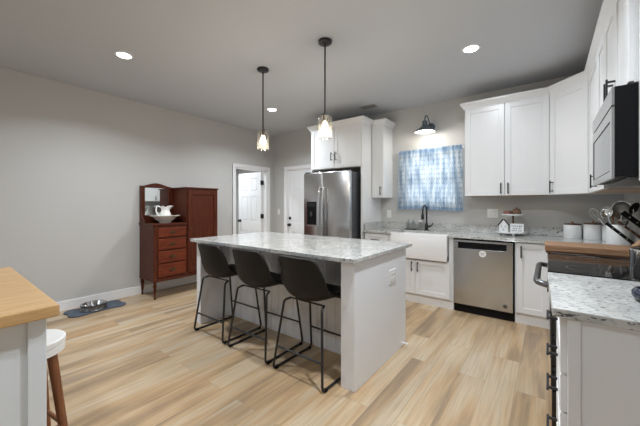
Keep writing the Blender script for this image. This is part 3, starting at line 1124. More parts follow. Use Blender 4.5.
# ------------------------------------------------------------------ microwave
MX, MY0, MY1, MZ0, MZ1 = 0.252, 2.014, 2.790, 1.398, 1.848
mw = thing('microwave', 'stainless over-the-range microwave with black sides', 'microwave', (MX, MY0, MZ0))
ML, MH, MDp = MY1 - MY0, MZ1 - MZ0, XR - MX - G
MB().box(0.005, MDp, 0, ML, 0.012, MH, 0.002, 1).build('body', DARKPLAST, mw)
m = MB()
m.box(-0.006, 0.004, 0.002, ML - 0.002, 0.004, 0.042)
m.box(-0.006, 0.004, 0.002, ML - 0.002, MH - 0.155, MH - 0.098)
m.box(-0.006, 0.004, 0.002, 0.055, 0.042, MH - 0.155)
m.box(-0.006, 0.004, ML - 0.035, ML - 0.002, 0.042, MH - 0.155)
dr = m.build('door', STEELV, mw)
MB().box(-0.003, 0.004, 0.060, ML - 0.040, 0.048, MH - 0.161).build('window', MWGLASS, dr)
MB().box(-0.006, 0.004, 0.002, ML - 0.002, MH - 0.088, MH - 0.002).build('vent_strip', STEELV, mw)
m = MB()
m.box(0.05, MDp - 0.02, 0.05, ML - 0.05, 0.0, 0.012, 0.002, 1)
m.build('vent_filter', DARKSTEEL, mw)

# ------------------------------------------------------------------ bar stools
def make_stool():
    r = thing('bar_stool', '', 'stool', (0, 0, 0), 0, 'black bar stools at the island')
    # bucket seat; local: +y towards the island, z up
    prof = [(0.225, 0.572, .178, .004, .00), (0.215, 0.588, .192, .008, .00), (0.16, 0.590, .206, .016, .00), (0.08, 0.580, .216, .028, .0), (0.0, 0.572, .223, .042, .0),
            (-0.08, 0.568, .226, .060, .005), (-0.145, 0.576, .226, .076, .018), (-0.190, 0.606, .222, .084, .036), (-0.215, 0.660, .213, .076, .050),
            (-0.232, 0.730, .202, .056, .052), (-0.247, 0.800, .189, .032, .046), (-0.258, 0.862, .176, .010, .038), (-0.264, 0.902, .157, -.004, .028)]
    nt_ = 16
    bm = bmesh.new()
    grid = []
    for (y, z, hw, up, fw) in prof:
        row = []
        for i in range(nt_ + 1):
            t = -1 + 2 * i / nt_
            e = abs(t) ** 2.6
            row.append(bm.verts.new((hw * t, y + fw * e, z + up * e)))
        grid.append(row)
    for a, b in zip(grid[:-1], grid[1:]):
        for i in range(nt_):
            bm.faces.new([a[i], a[i + 1], b[i + 1], b[i]])
    bmesh.ops.recalc_face_normals(bm, faces=bm.faces)
    bmesh.ops.solidify(bm, geom=bm.faces[:], thickness=0.026)
    bmesh.ops.subdivide_edges(bm, edges=bm.edges[:], cuts=1, use_grid_fill=True, smooth=0.4)
    mb = MB()
    mb.bm.free()
    mb.bm = bm
    for v in mb.bm.verts:
        v.co.z -= 0.012
    mb.build('seat', LEATHER, r, smooth=50)
    # thin welt along the rim of the shell
    rim = [Vector((prof[j][2] * s, prof[j][0] + prof[j][4], prof[j][1] + prof[j][3])) for s, rng in ((-1, range(len(prof))),) for j in rng]
    top = [Vector((prof[-1][2] * (-1 + 2 * i / nt_), prof[-1][0] + prof[-1][4] * abs(-1 + 2 * i / nt_) ** 2.6, prof[-1][1] + prof[-1][3] * abs(-1 + 2 * i / nt_) ** 2.6)) for i in range(nt_ + 1)]
    for p in rim + top:
        p.z -= 0.012
    rim2 = [Vector((-p.x, p.y, p.z)) for p in rim][::-1]
    MB().tube(rim + top[1:-1] + rim2, 0.007, 6).build('welt', LEATHER, r, smooth=60)
    # sled frame: one bent tube per side
    for s in (-1, 1):
        pts = [(s * 0.165, -0.115, 0.544), (s * 0.185, -0.165, 0.536), (s * 0.240, -0.232, 0.010), (s * 0.240, 0.232, 0.010), (s * 0.205, 0.165, 0.540), (s * 0.165, 0.12, 0.550)]
        fo = MB().tube(fillet(pts, 0.034, 5), 0.0095, 8).build('side_frame', BLACK, r, smooth=60)
        for yy in (-0.20, 0.20):
            MB().box(s * 0.240 - 0.013, s * 0.240 + 0.013, yy - 0.016, yy + 0.016, 0.0, 0.018, 0.003, 1).build('foot_pad', DARKPLAST, fo)

    def at(y0, s, z):
        top_ = Vector((s * (0.185 if y0 < 0 else 0.205), -0.165 if y0 < 0 else 0.165, 0.55))
        bot = Vector((s * 0.240, -0.232 if y0 < 0 else 0.232, 0.01))
        k_ = (z - 0.01) / 0.54
        return bot.lerp(top_, k_)
    MB().tube([at(-1, -1, 0.185), at(-1, 1, 0.185)], 0.008, 8).build('crossbar', BLACK, r, smooth=60)
    MB().tube([at(1, -1, 0.20), at(1, 1, 0.20)], 0.008, 8).build('footrest', BLACK, r, smooth=60)
    for yy in (-0.115, 0.12):
        MB().tube([(-0.17, yy, 0.546), (0.17, yy, 0.546)], 0.007, 8).build('seat_support', BLACK, r, smooth=60)
    return r


stool = make_stool()
spots = [(-2.60, 1.850, 0.0, 'black bucket-seat bar stool nearest the armoire, leftmost at the island'),
         (-2.03, 1.845, 0.02, 'black bucket-seat bar stool in the middle of the three'),
         (-1.445, 1.838, -0.01, 'black bucket-seat bar stool at the right end of the island')]
for i, (x, y, a, lab) in enumerate(spots):
    o = stool if i == 0 else copy_tree(stool)
    o.location = (x, y, 0)
    o.rotation_euler = (0, 0, a)
    o['label'] = lab

# ------------------------------------------------------------------ pendants
def make_pendant():
    r = thing('pendant_light', '', 'pendant light', (0, 0, ZC), 0, 'pendant lights over the island')
    MB().lathe([(0.062, 0), (0.062, -0.018), (0.052, -0.026), (0.012, -0.028)][::-1], (0, 0, 0), 28).build('canopy', BLACK, r, smooth=40)
    MB().tube([(0, 0, -0.026), (0, 0, -0.665)], 0.0075, 10).build('rod', BLACK, r, smooth=60)
    MB().lathe([(0.022, -0.66), (0.026, -0.668), (0.026, -0.715), (0.020, -0.722)], (0, 0, 0), 20).build('socket', plain('pendant_socket', (0.09, 0.075, 0.055), 0.35, metal=0.7), r, smooth=40)
    MB().lathe([(0.024, -0.672), (0.052, -0.678), (0.061, -0.690), (0.063, -0.715), (0.063, -0.872)], (0, 0, 0), 32, cap=False).build('glass_shade', GLASS, r, smooth=40)
    MB().lathe([(0.010, -0.722), (0.016, -0.735), (0.028, -0.765), (0.031, -0.79), (0.027, -0.812), (0.012, -0.826)], (0, 0, 0), 20).build('bulb', BULB, r, smooth=60)
    return r


pen = make_pendant()
for i, (x, y, lab) in enumerate(((-2.45, 2.187, 'black pendant light with clear glass cylinder, left one over the island'),
                                 (-1.59, 2.152, 'black pendant light with clear glass cylinder, right one over the island'))):
    o = pen if i == 0 else copy_tree(pen)
    o.location = (x, y, ZC)
    o['label'] = lab
    d = bpy.data.lights.new('pendant_bulb_light', 'POINT')
    d.energy = 4
    d.color = (1, 0.88, 0.72)
    d.shadow_soft_size = 0.03
    lo = bpy.data.objects.new('pendant_bulb_light', d)
    lo.location = (0, 0, -0.86)
    C.objects.link(lo)
    lo.parent = o

# ------------------------------------------------------------------ recessed lights
def downlight(x, y, label, power=CAN_POWER, z=ZC, spread=CAN_SPREAD):
    r = thing('recessed_light', label, 'ceiling light', (x, y, z), 0, 'recessed ceiling lights')
    MB().lathe([(0.080, 0.0), (0.080, -0.004), (0.066, -0.008), (0.060, -0.006), (0.060, 0.0)], (0, 0, -0.0002), 32, cap=False).build('trim_ring', TRIM, r, smooth=40)
    MB().lathe([(0.060, -0.004), (0.060, -0.0055)], (0, 0, 0), 32).build('lens', CANLENS, r)
    area_light('recessed_lamp', (0, 0, -0.012), (0, 0, 0), 0.116, 0.116, power, (0.855, 0.925, 1.0), 'DISK', math.radians(spread), r)
    return r


downlight(-3.305, 1.154, 'round recessed ceiling light above the left wall side, largest on the left', CAN_POWER * 1.1)
downlight(-0.575, 3.089, 'round recessed ceiling light on the right in front of the window wall', CAN_POWER * 0.66, spread=172)
downlight(-3.379, 3.198, 'small round recessed ceiling light beside the left pendant')
downlight(-0.575, 1.52, 'added round recessed ceiling light overhead, unseen outside the picture', CAN_POWER * 1.25)  # unseen can continuing the grid, added to light the island end
downlight(-3.305, -1.6, 'added round recessed ceiling light over the living side, unseen outside the picture', CAN_POWER * 0.4)  # unseen can added as fill from the living side
downlight(-0.75, -0.5, 'added round recessed ceiling light behind the camera, unseen outside the picture', CAN_POWER * 0.55)  # unseen can added to brighten the cart side
downlight(-5.6, 3.6, 'added unseen round recessed ceiling light in the hall beyond the door', 17)  # unseen hall can added to brighten the open door leaf

# ceiling vent
cv = thing('ceiling_vent', 'white slotted air vent in the ceiling above the refrigerator', 'vent', (-2.13, 3.99, ZC), 0)
m = MB()
m.box(-0.12, 0.12, -0.070, -0.058, -0.006, -0.0003)
m.box(-0.12, 0.12, 0.058, 0.070, -0.006, -0.0003)
m.box(-0.12, -0.108, -0.058, 0.058, -0.006, -0.0003)
m.box(0.108, 0.12, -0.058, 0.058, -0.006, -0.0003)
m.build('frame', plain('vent_paint', (0.30, 0.30, 0.30), 0.5), cv)
MB().box(-0.108, 0.108, -0.058, 0.058, -0.002, -0.0003).build('duct', DARKPLAST, cv)
m = MB()
for i in range(7):
    y = -0.05 + i * 0.0165
    m.box(-0.108, 0.108, y, y + 0.004, -0.006, -0.002)
m.build('louvers', MATS['vent_paint'], cv)

# ------------------------------------------------------------------ barn lamp over the sink
bl = thing('barn_wall_lamp', 'dark slate gooseneck wall lamp above the window', 'wall lamp', (-1.35, YB, 2.40))
MB().lathe([(0.058, 0.0), (0.058, 0.018), (0.045, 0.03), (0.012, 0.034)], (0, -0.0005, 0), 24, True, Matrix.Rotation(PI / 2, 3, 'X')).build('wall_plate', SHADEM, bl, smooth=40)
arc = [(0, -0.03, 0.0), (0, -0.06, 0.01), (0, -0.09, 0.06), (0, -0.14, 0.120), (0, -0.20, 0.130), (0, -0.255, 0.10), (0, -0.275, 0.05), (0, -0.275, 0.0)]
MB().tube(fillet(arc, 0.03, 3), 0.009, 10).build('gooseneck', SHADEM, bl, smooth=60)
sh = MB()
sh.lathe([(0.028, 0.035), (0.033, 0.03), (0.036, -0.03), (0.055, -0.05), (0.090, -0.075), (0.135, -0.108), (0.138, -0.122), (0.134, -0.122), (0.130, -0.108), (0.086, -0.078), (0.05, -0.054), (0.024, -0.035)], (0, -0.275, 0), 36)
sho = sh.build('lamp_shade', SHADEM, bl, smooth=40)
MB().lathe([(0.132, -0.1135), (0.086, -0.0815), (0.048, -0.058), (0.02, -0.052)], (0, -0.275, 0), 36, cap=False).build('shade_lining', WHITEIN, sho, smooth=40)
MB().lathe([(0.014, -0.05), (0.03, -0.075), (0.033, -0.095), (0.024, -0.115), (0.008, -0.122)], (0, -0.275, 0), 18).build('bulb', SHADELENS, bl, smooth=60)
d = bpy.data.lights.new('barn_lamp_light', 'POINT')
d.energy = 4.5
d.color = (1, 0.95, 0.87)
d.shadow_soft_size = 0.05
lo = bpy.data.objects.new('barn_lamp_light', d)
lo.location = (0, -0.275, -0.135)
C.objects.link(lo)
lo.parent = bl

# ------------------------------------------------------------------ curtain
rod = thing('curtain_rod', 'thin white rod carrying the blue curtain over the window', 'curtain rod', (-1.37, YB - 0.045, 2.065))
MB().tube([(-0.46, 0, 0), (0.46, 0, 0)], 0.007, 10).build('rod', TRIM, rod, smooth=60)
for s in (-1, 1):
    MB().box(s * 0.463 - 0.004, s * 0.463 + 0.004, -0.01, 0.0445, -0.012, 0.012).build('bracket', TRIM, rod)
bm = bmesh.new()
uvl = bm.loops.layers.uv.new('UVMap')
nu, nv = 150, 14
X0, X1 = -1.822, -0.918
rows = []
rnd = random.Random(3)
ph = [rnd.uniform(0, 6.28) for _ in range(6)]
for j in range(nv + 1):
    v = j / nv                      # 0 bottom, 1 top
    row = []
    for i in range(nu + 1):
        u = i / nu
        amp = 0.010 + 0.012 * (1 - v)
        if v > 0.93:
            amp = 0.007
        wv = math.sin(u * 2 * PI * 17 + ph[0] + 0.5 * math.sin(u * 9 + ph[1])) + 0.5 * math.sin(u * 2 * PI * 29 + ph[2] + v * 1.2)
        flare = 1 + 0.02 * (1 - v)
        x = (X0 + X1) / 2 + (u - 0.5) * (X1 - X0) * flare
        ztop, zbot = 2.092, 1.205 + 0.012 * math.sin(u * 5)
        row.append(bm.verts.new((x, YB - 0.060 + amp * wv * 0.6 - 0.012 * (1 - v), zbot + (ztop - zbot) * v)))
    rows.append(row)
for j in range(nv):
    for i in range(nu):
        f = bm.faces.new([rows[j][i], rows[j][i + 1], rows[j + 1][i + 1], rows[j + 1][i]])
        f.smooth = True
        for l, (a, b) in zip(f.loops, ((i, j), (i + 1, j), (i + 1, j + 1), (i, j + 1))):
            l[uvl].uv = (a / nu, b / nv)
me = bpy.data.meshes.new('curtain')
bm.to_mesh(me)
bm.free()
me.materials.append(CURT)
co = bpy.data.objects.new('curtain', me)
C.objects.link(co)
tag(co, 'sheer blue and white patterned curtain gathered over the sink window', 'curtain')

# ------------------------------------------------------------------ armoire (gentleman's chest)
AX0, AX1 = XL + 0.018, -4.172     # back, front
AY0, AYM, AY1 = 1.805, 2.262, 2.772
ar = thing('armoire', 'dark red mahogany armoire with drawers, mirror and tall door', 'armoire', ((AX0 + AX1) / 2, (AY0 + AY1) / 2, 0))
aox, aoy = (AX0 + AX1) / 2, (AY0 + AY1) / 2


def ap(m, name, mat=MAHOG, parent=None, **kw):
    return shift(m, -aox, -aoy, 0).build(name, mat, parent or ar, **kw)


m = MB()
m.box(AX0, AX1, AY0, AYM, 0.265, 0.995, 0.003, 1)
m.box(AX0, AX1 + 0.006, AY0 - 0.002, AYM, 0.235, 0.275, 0.004, 1)
ap(m, 'drawer_case')
ap(MB().box(AX0, AX1 + 0.014, AY0 - 0.012, AYM - 0.001, 0.995, 1.02, 0.005, 2), 'top_board')
m = MB()
m.box(AX0, AX1, AYM, AY1, 0.265, 1.515, 0.003, 1)
m.box(AX0, AX1 + 0.006, AYM, AY1 + 0.002, 0.235, 0.275, 0.004, 1)
ap(m, 'wardrobe_case')
ap(MB().box(AX0, AX1 + 0.018, AYM - 0.012, AY1 + 0.012, 1.515, 1.535, 0.005, 2), 'cornice')
# drawers
for z0, z1 in ((0.835, 0.958), (0.664, 0.81), (0.483, 0.643), (0.293, 0.466)):
    dro = ap(MB().box(AX1, AX1 + 0.016, AY0 + 0.055, AYM - 0.018, z0, z1, 0.006, 2), 'drawer', MAHOGD)
    m = MB()
    yc, zc = (AY0 + AYM) / 2 + 0.018, (z0 + z1) / 2
    m.prism([(yc + 0.045 * math.cos(a) * (1 + 0.15 * math.cos(4 * a)), zc + 0.018 * math.sin(a) * (1 + 0.2 * math.cos(4 * a))) for a in [2 * PI * q / 24 for q in range(24)]], AX1 + 0.016, AX1 + 0.0185, axis='x')
    m.tube([(AX1 + 0.0185, yc - 0.03, zc + 0.004), (AX1 + 0.034, yc - 0.028, zc - 0.008), (AX1 + 0.036, yc, zc - 0.014), (AX1 + 0.034, yc + 0.028, zc - 0.008), (AX1 + 0.0185, yc + 0.03, zc + 0.004)], 0.0035, 6)
    hd = ap(m, 'handle', BRASS)
    hd.parent = dro
# left stile moulding strips
ap(MB().box(AX1, AX1 + 0.006, AY0 + 0.004, AY0 + 0.045, 0.285, 0.985, 0.002, 1), 'stile')
# wardrobe door: frame and recessed panel
m = MB()
ya, yb_, za, zb = AYM + 0.018, AY1 - 0.012, 0.292, 1.490
f_ = 0.062
m.box(AX1, AX1 + 0.018, ya, ya + f_, za, zb, 0.002, 1)
m.box(AX1, AX1 + 0.018, yb_ - f_, yb_, za, zb, 0.002, 1)
m.box(AX1, AX1 + 0.018, ya + f_, yb_ - f_, za, za + f_, 0.002, 1)
m.box(AX1, AX1 + 0.018, ya + f_, yb_ - f_, zb - f_, zb, 0.002, 1)
m.box(AX1, AX1 + 0.006, ya + f_, yb_ - f_, za + f_, zb - f_)
wd_ = ap(m, 'door', MAHOG)
hk = ap(MB().lathe([(0.010, 0), (0.008, 0.012), (0.014, 0.02), (0.006, 0.026)], (AX1 + 0.018, ya + 0.03, 0.93), 14, True, Matrix.Rotation(PI / 2, 3, 'Y')), 'knob', BRASS, smooth=40)
hk.parent = wd_
# mirror board with arched top
yl, yr = AY0 + 0.0, AYM - 0.002
pts = [(yl, 1.02), (yl, 1.548)]
for q in range(0, 13):
    s = q / 12
    pts.append((yl + 0.03 + s * (yr - 0.07 - yl), 1.548 + 0.045 * math.sin(PI * s) ** 1.5))
pts += [(yr, 1.54), (yr, 1.02)]
m = MB()
m.prism(pts, AX0, AX0 + 0.018, axis='x')
mb_ = ap(m, 'mirror_board')
gl = ap(MB().box(AX0 + 0.018, AX0 + 0.0215, yl + 0.062, yr - 0.062, 1.125, 1.522), 'mirror', MIRROR, label='rectangular mirror glass')
m = MB()
for (a, b, c, d_) in ((yl + 0.04, yl + 0.062, 1.105, 1.545), (yr - 0.062, yr - 0.04, 1.105, 1.545), (yl + 0.062, yr - 0.062, 1.105, 1.125), (yl + 0.062, yr - 0.062, 1.522, 1.545)):
    m.box(AX0 + 0.018, AX0 + 0.028, a, b, c, d_, 0.002, 1)
ap(m, 'mirror_frame')
# scrolled side bracket on the left edge
br = [(AX0, 1.02), (AX0 + 0.16, 1.02), (AX0 + 0.155, 1.05), (AX0 + 0.10, 1.075), (AX0 + 0.07, 1.12), (AX0 + 0.05, 1.22), (AX0 + 0.06, 1.30), (AX0 + 0.05, 1.40), (AX0 + 0.02, 1.44), (AX0, 1.45)]
ap(MB().prism(br, AY0 + 0.002, AY0 + 0.016, axis='y'), 'side_bracket')
m = MB()
m.box(AX0 + 0.018, AX0 + 0.030, AY0 + 0.016, AYM - 0.002, 1.02, 1.09, 0.003, 1)
ap(m, 'back_rail')
# turned legs on casters
leg_prof = [(0.021, 0.235), (0.024, 0.225), (0.016, 0.21), (0.022, 0.19), (0.024, 0.17), (0.016, 0.15), (0.019, 0.13), (0.015, 0.085), (0.010, 0.055), (0.012, 0.045), (0.006, 0.035)]
for (lx, ly) in ((AX1 - 0.028, AY0 + 0.028), (AX0 + 0.028, AY0 + 0.028), (AX1 - 0.028, AY1 - 0.028), (AX0 + 0.028, AY1 - 0.028)):
    lg = ap(MB().lathe(leg_prof[::-1], (lx, ly, 0), 16), 'leg', MAHOG, smooth=40)
    m = MB()
    m.lathe([(0.008, -0.008), (0.018, -0.008), (0.018, 0.008), (0.008, 0.008)], (lx, ly, 0.018), 16, True, Matrix.Rotation(PI / 2, 3, 'X'))
    cs = ap(m, 'caster', BRASS)
    cs.parent = lg

# wash bowl and pitcher
wb = MB()
wb.lathe([(0.075, 0.0), (0.078, 0.012), (0.085, 0.02), (0.125, 0.05), (0.155, 0.085), (0.200, 0.100), (0.201, 0.105), (0.155, 0.092), (0.120, 0.058), (0.08, 0.03), (0.02, 0.026)], (0, 0, 0), 40)
o = wb.build('wash_bowl', PORC, smooth=40)
o.location = (-4.355, 2.04, 1.0205)
tag(o, 'white porcelain wash bowl on the armoire drawers', 'bowl')
pt = thing('water_pitcher', 'white scalloped porcelain pitcher standing in the wash bowl', 'pitcher', (-4.355, 2.045, 1.048))
pt.scale = (0.88, 0.88, 0.92)
prof = [(0.045, 0.0), (0.048, 0.008), (0.066, 0.03), (0.083, 0.065), (0.086, 0.095), (0.074, 0.13), (0.062, 0.155), (0.062, 0.175), (0.074, 0.205), (0.086, 0.222)]
rings = []
for r_, z_ in prof + [(0.080, 0.220), (0.057, 0.175), (0.057, 0.155), (0.068, 0.13), (0.078, 0.095), (0.03, 0.03)]:
    ring = []
    for q in range(40):
        a = 2 * PI * q / 40
        tt = max(0, (z_ - 0.15) / 0.07)
        sp = math.exp(-((a - PI / 2 + PI) % (2 * PI) - PI) ** 2 / 0.18)
        rr = r_ + tt * (0.045 * sp + 0.004 * math.cos(8 * a))
        zz = z_ + tt * (0.018 * sp + 0.010 * math.cos(6 * a))
        ring.append((rr * math.cos(a), rr * math.sin(a), zz))
    rings.append(ring)
MB().loft(rings).build('jug', PORC, pt, smooth=50)
MB().tube(fillet([(0, -0.072, 0.21), (0, -0.135, 0.235), (0, -0.150, 0.16), (0, -0.115, 0.09), (0, -0.078, 0.07)], 0.04, 5), 0.010, 10).build('handle', PORC, pt, smooth=60)

# ------------------------------------------------------------------ pet mat and bowl
bone = []
for q in range(64):
    a = 2 * PI * q / 64
    L, Wd = 0.30, 0.115
    y = L * math.cos(a)
    x = Wd * math.sin(a)
    ends = math.exp(-((abs(y) - 0.23) / 0.075) ** 2)
    sgn = 1 if math.sin(a) >= 0 else -1
    x = sgn * abs(math.sin(a)) ** 0.4 * (0.145 + 0.05 * ends) if abs(math.sin(a)) > 1e-6 else 0
    notch = 0.028 * math.exp(-(x / 0.045) ** 2)
    y = y - math.copysign(notch, y) * (1 if abs(y) > 0.2 else 0)
    bone.append((x, y))
o = MB().prism(bone, 0.0, 0.014, bev=0.003).build('pet_mat', MATB)
o.location = (-4.40, 1.235, 0.0005)
o.rotation_euler = (0, 0, 0.05)
tag(o, 'dark slate bone-shaped pet mat on the floor by the left wall', 'mat')
pb = thing('pet_bowl', 'round steel pet bowl standing on the bone-shaped mat', 'bowl', (-4.385, 1.205, 0.0148))
m = MB()
m.lathe([(0.135, 0.0), (0.138, 0.006), (0.130, 0.02), (0.128, 0.05), (0.133, 0.056), (0.133, 0.062), (0.124, 0.062), (0.120, 0.05), (0.120, 0.006)], (0, 0, 0), 36)
m.build('stand', DARKSTEEL, pb, smooth=40)
m = MB()
m.lathe([(0.122, 0.0625), (0.128, 0.068), (0.112, 0.064), (0.098, 0.022), (0.06, 0.012), (0.0005, 0.011)], (0, 0, 0), 36, cap=False)
m.build('dish', CHROME, pb, smooth=40)

# ------------------------------------------------------------------ butcher-block cart and round stool
CZ = 0.912
CX0, CX1, CY0, CY1 = -2.50, -1.405, -0.95, 0.285
ct = thing('butcher_block_cart', 'pale grey kitchen cart with butcher block top in the left foreground', 'cart', ((CX0 + CX1) / 2, (CY0 + CY1) / 2, 0))
cox, coy = (CX0 + CX1) / 2, (CY0 + CY1) / 2


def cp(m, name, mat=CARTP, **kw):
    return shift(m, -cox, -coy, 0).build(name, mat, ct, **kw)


cp(MB().box(CX0, CX1, CY0, CY1, CZ - 0.040, CZ, 0.004, 2), 'top', BUTCH, label='oiled wood butcher block top')
bx0, bx1, by0, by1 = CX0 + 0.03, CX1 - 0.032, CY0 + 0.03, CY1 - 0.03
zt = CZ - 0.0405
for (a, b) in ((bx0, by0), (bx1 - 0.05, by0), (bx0, by1 - 0.05), (bx1 - 0.05, by1 - 0.05)):
    cp(MB().box(a, a + 0.05, b, b + 0.05, 0.0, zt, 0.002, 1), 'post')
cp(MB().box(bx1 - 0.035, bx1 - 0.012, by0 + 0.05, by1 - 0.05, 0.10, zt), 'side_panel')
cp(MB().box(bx0 + 0.012, bx0 + 0.035, by0 + 0.05, by1 - 0.05, 0.10, zt), 'side_panel')
cp(MB().box(bx0 + 0.05, bx1 - 0.05, -0.22, -0.20, 0.10, zt), 'back_panel')
cp(MB().box(bx0 + 0.035, bx1 - 0.035, by0 + 0.02, -0.20, 0.09, 0.11), 'bottom_shelf')
cp(MB().box(bx0 + 0.05, bx1 - 0.05, by1 - 0.03, by1 - 0.01, zt - 0.09, zt), 'apron')

ws = thing('round_stool', 'round white-topped wooden stool tucked beside the butcher block cart', 'stool', (-1.99, 0.284, 0))
SZ = 0.62
m = MB()
m.lathe([(0.130, SZ - 0.07), (0.138, SZ - 0.066), (0.138, SZ - 0.036), (0.133, SZ - 0.033), (0.133, SZ - 0.030), (0.141, SZ - 0.027), (0.141, SZ - 0.006), (0.134, SZ), (0.02, SZ)], (0, 0, 0), 40)
m.build('seat', WHITEIN, ws, smooth=35)
for q in range(4):
    a = PI / 4 + q * PI / 2 + 0.15
    c_, s_ = math.cos(a), math.sin(a)
    m = MB()
    m.tube([(0.095 * c_, 0.095 * s_, SZ - 0.068), (0.165 * c_, 0.165 * s_, 0.0)], [0.021, 0.017], 10)
    for v in m.bm.verts:
        v.co.z = max(v.co.z, 0.0)
    m.build('leg', STOOLWOOD, ws, smooth=60)
m = MB()
for q in range(4):
    a0, a1 = PI / 4 + q * PI / 2 + 0.15, PI / 4 + (q + 1) * PI / 2 + 0.15
    rr = 0.144
    m.tube([(rr * math.cos(a0), rr * math.sin(a0), 0.19), (rr * math.cos(a1), rr * math.sin(a1), 0.19)], 0.010, 8)
m.build('stretcher', STOOLWOOD, ws, smooth=60)

# ------------------------------------------------------------------ worktop items
ZW = 0.9125
tr = thing('tiered_tray', 'white two-tier tray on feet standing over the dishwasher', 'tray', (-0.35, 4.20, ZW))
m = MB()
m.lathe([(0.155, 0.030), (0.162, 0.034), (0.163, 0.046), (0.157, 0.046), (0.153, 0.038), (0.02, 0.038)], (0, 0, 0), 40)
m.build('lower_tray', CANW, tr, smooth=40)
for q in range(3):
    a = -PI / 2 + q * 2 * PI / 3 + 0.3
    MB().lathe([(0.012, 0.0), (0.016, 0.012), (0.012, 0.031)], (0.11 * math.cos(a), 0.11 * math.sin(a), 0), 12).build('foot', CANW, tr, smooth=40)
MB().lathe([(0.011, 0.038), (0.009, 0.08), (0.012, 0.13), (0.009, 0.19), (0.012, 0.235)], (0.02, 0.02, 0), 12).build('post', DARKWOOD, tr, smooth=40)
m = MB()
m.lathe([(0.100, 0.235), (0.116, 0.240), (0.118, 0.254), (0.113, 0.254), (0.108, 0.246), (0.01, 0.246)], (0.02, 0.02, 0), 36)
m.build('upper_tray', CANW, tr, smooth=40)

# little house ornament: front turned to the camera
hs = thing('house_ornament', 'small white house ornament with dark roof on the lower tray', 'ornament', (-0.420, 4.135, ZW + 0.0385), 0.12)
MB().prism([(-0.045, 0), (0.045, 0), (0.045, 0.085), (0.0, 0.15), (-0.045, 0.085)], -0.022, 0.022, axis='y').build('house_body', CANW, hs)
m = MB()
for s in (-1, 1):
    d_ = Vector((s * 0.045, 0, -0.065)).normalized()
    n_ = Vector((s * 0.065, 0, 0.045)).normalized()
    a_, b_ = Vector((0, 0, 0.151)), Vector((0, 0, 0.151)) + d_ * 0.092
    quad = [a_, b_, b_ + n_ * 0.009, a_ + n_ * 0.009 + Vector((0, 0, 0.003))]
    m.prism([(p.x, p.z) for p in quad], -0.027, 0.027, axis='y')
m.build('roof', DARKPLAST, hs)
m = MB()
for (a, b, c, d_) in ((-0.026, -0.012, 0.058, 0.078), (0.012, 0.026, 0.058, 0.078), (-0.009, 0.009, 0.02, 0.045)):
    m.box(a, b, -0.0228, -0.0215, c, d_)
m.build('openings', plain('house_openings_grey', (0.45, 0.46, 0.47), 0.6), hs)

sg = thing('sign_block', 'small white block sign with three lines of dark lettering on the lower tray', 'sign', (-0.285, 4.125, ZW + 0.0385), 0.06)
MB().box(-0.066, 0.066, -0.018, 0.018, 0, 0.105, 0.003, 1).build('block', CANW, sg)
m = MB()
rl = random.Random(5)
for (zc, hh, hw_, n_) in ((0.077, 0.017, 0.052, 6), (0.049, 0.011, 0.040, 7), (0.024, 0.012, 0.050, 8)):
    cell = 2 * hw_ / n_
    for i in range(n_):
        if n_ > 6 and i in (4,):
            continue
        a = -hw_ + i * cell
        wd2 = cell * 0.62
        tk = cell * 0.22
        m.box(a, a + tk, -0.0186, -0.0178, zc - hh / 2, zc + hh / 2)
        if rl.random() < 0.6:
            m.box(a + wd2 - tk, a + wd2, -0.0186, -0.0178, zc - hh / 2, zc + hh / 2)
        for zz in rl.sample((-0.42, 0.0, 0.42), 2):
            m.box(a, a + wd2, -0.0186, -0.0178, zc + zz * hh - 0.0012, zc + zz * hh + 0.0012)
m.build('lettering', INK, sg)

j = thing('brown_jar', 'squat brown lidded jar on the upper tray', 'jar', (-0.295, 4.205, ZW + 0.2465))
MB().lathe([(0.038, 0.0), (0.048, 0.012), (0.048, 0.045), (0.038, 0.055)], (0, 0, 0), 24).build('jar_body', JARBROWN, j, smooth=40)
MB().lathe([(0.040, 0.055), (0.034, 0.066), (0.008, 0.070), (0.010, 0.082), (0.004, 0.086)], (0, 0, 0), 24).build('lid', DARKWOOD, j, smooth=40)
tag(MB().lathe([(0.030, 0.0), (0.042, 0.008), (0.045, 0.03), (0.043, 0.046), (0.040, 0.046), (0.040, 0.02), (0.01, 0.012)], (0, 0, 0), 24).build('small_bowl', PINKWOOD, smooth=40),
    'small reddish brown bowl on the upper tray beside the jar', 'bowl').location = (-0.388, 4.215, ZW + 0.2465)


def canister(name, label, x, y, r, h, lid=True):
    t = thing(name, label, 'canister', (x, y, ZW), 0, 'white canisters in the corner')
    MB().lathe([(r * 0.97, 0), (r, 0.006), (r, h - 0.004), (r * 0.97, h), (r * 0.93, h), (r * 0.93, h - 0.01), (0.01, h - 0.012)], (0, 0, 0), 36).build('jar', CANW, t, smooth=40)
    if lid:
        MB().lathe([(r * 0.92, h - 0.008), (r * 1.0, h + 0.001), (r * 0.96, h + 0.012), (r * 0.3, h + 0.016), (0.006, h + 0.017)], (0, 0, 0), 36).build('lid', DARKWOOD, t, smooth=40, label='dark wooden lid')
        MB().lathe([(0.007, h + 0.017), (0.012, h + 0.027), (0.010, h + 0.036), (0.003, h + 0.038)], (0, 0, 0), 14).build('knob', BOARD, t, smooth=40)
    return t


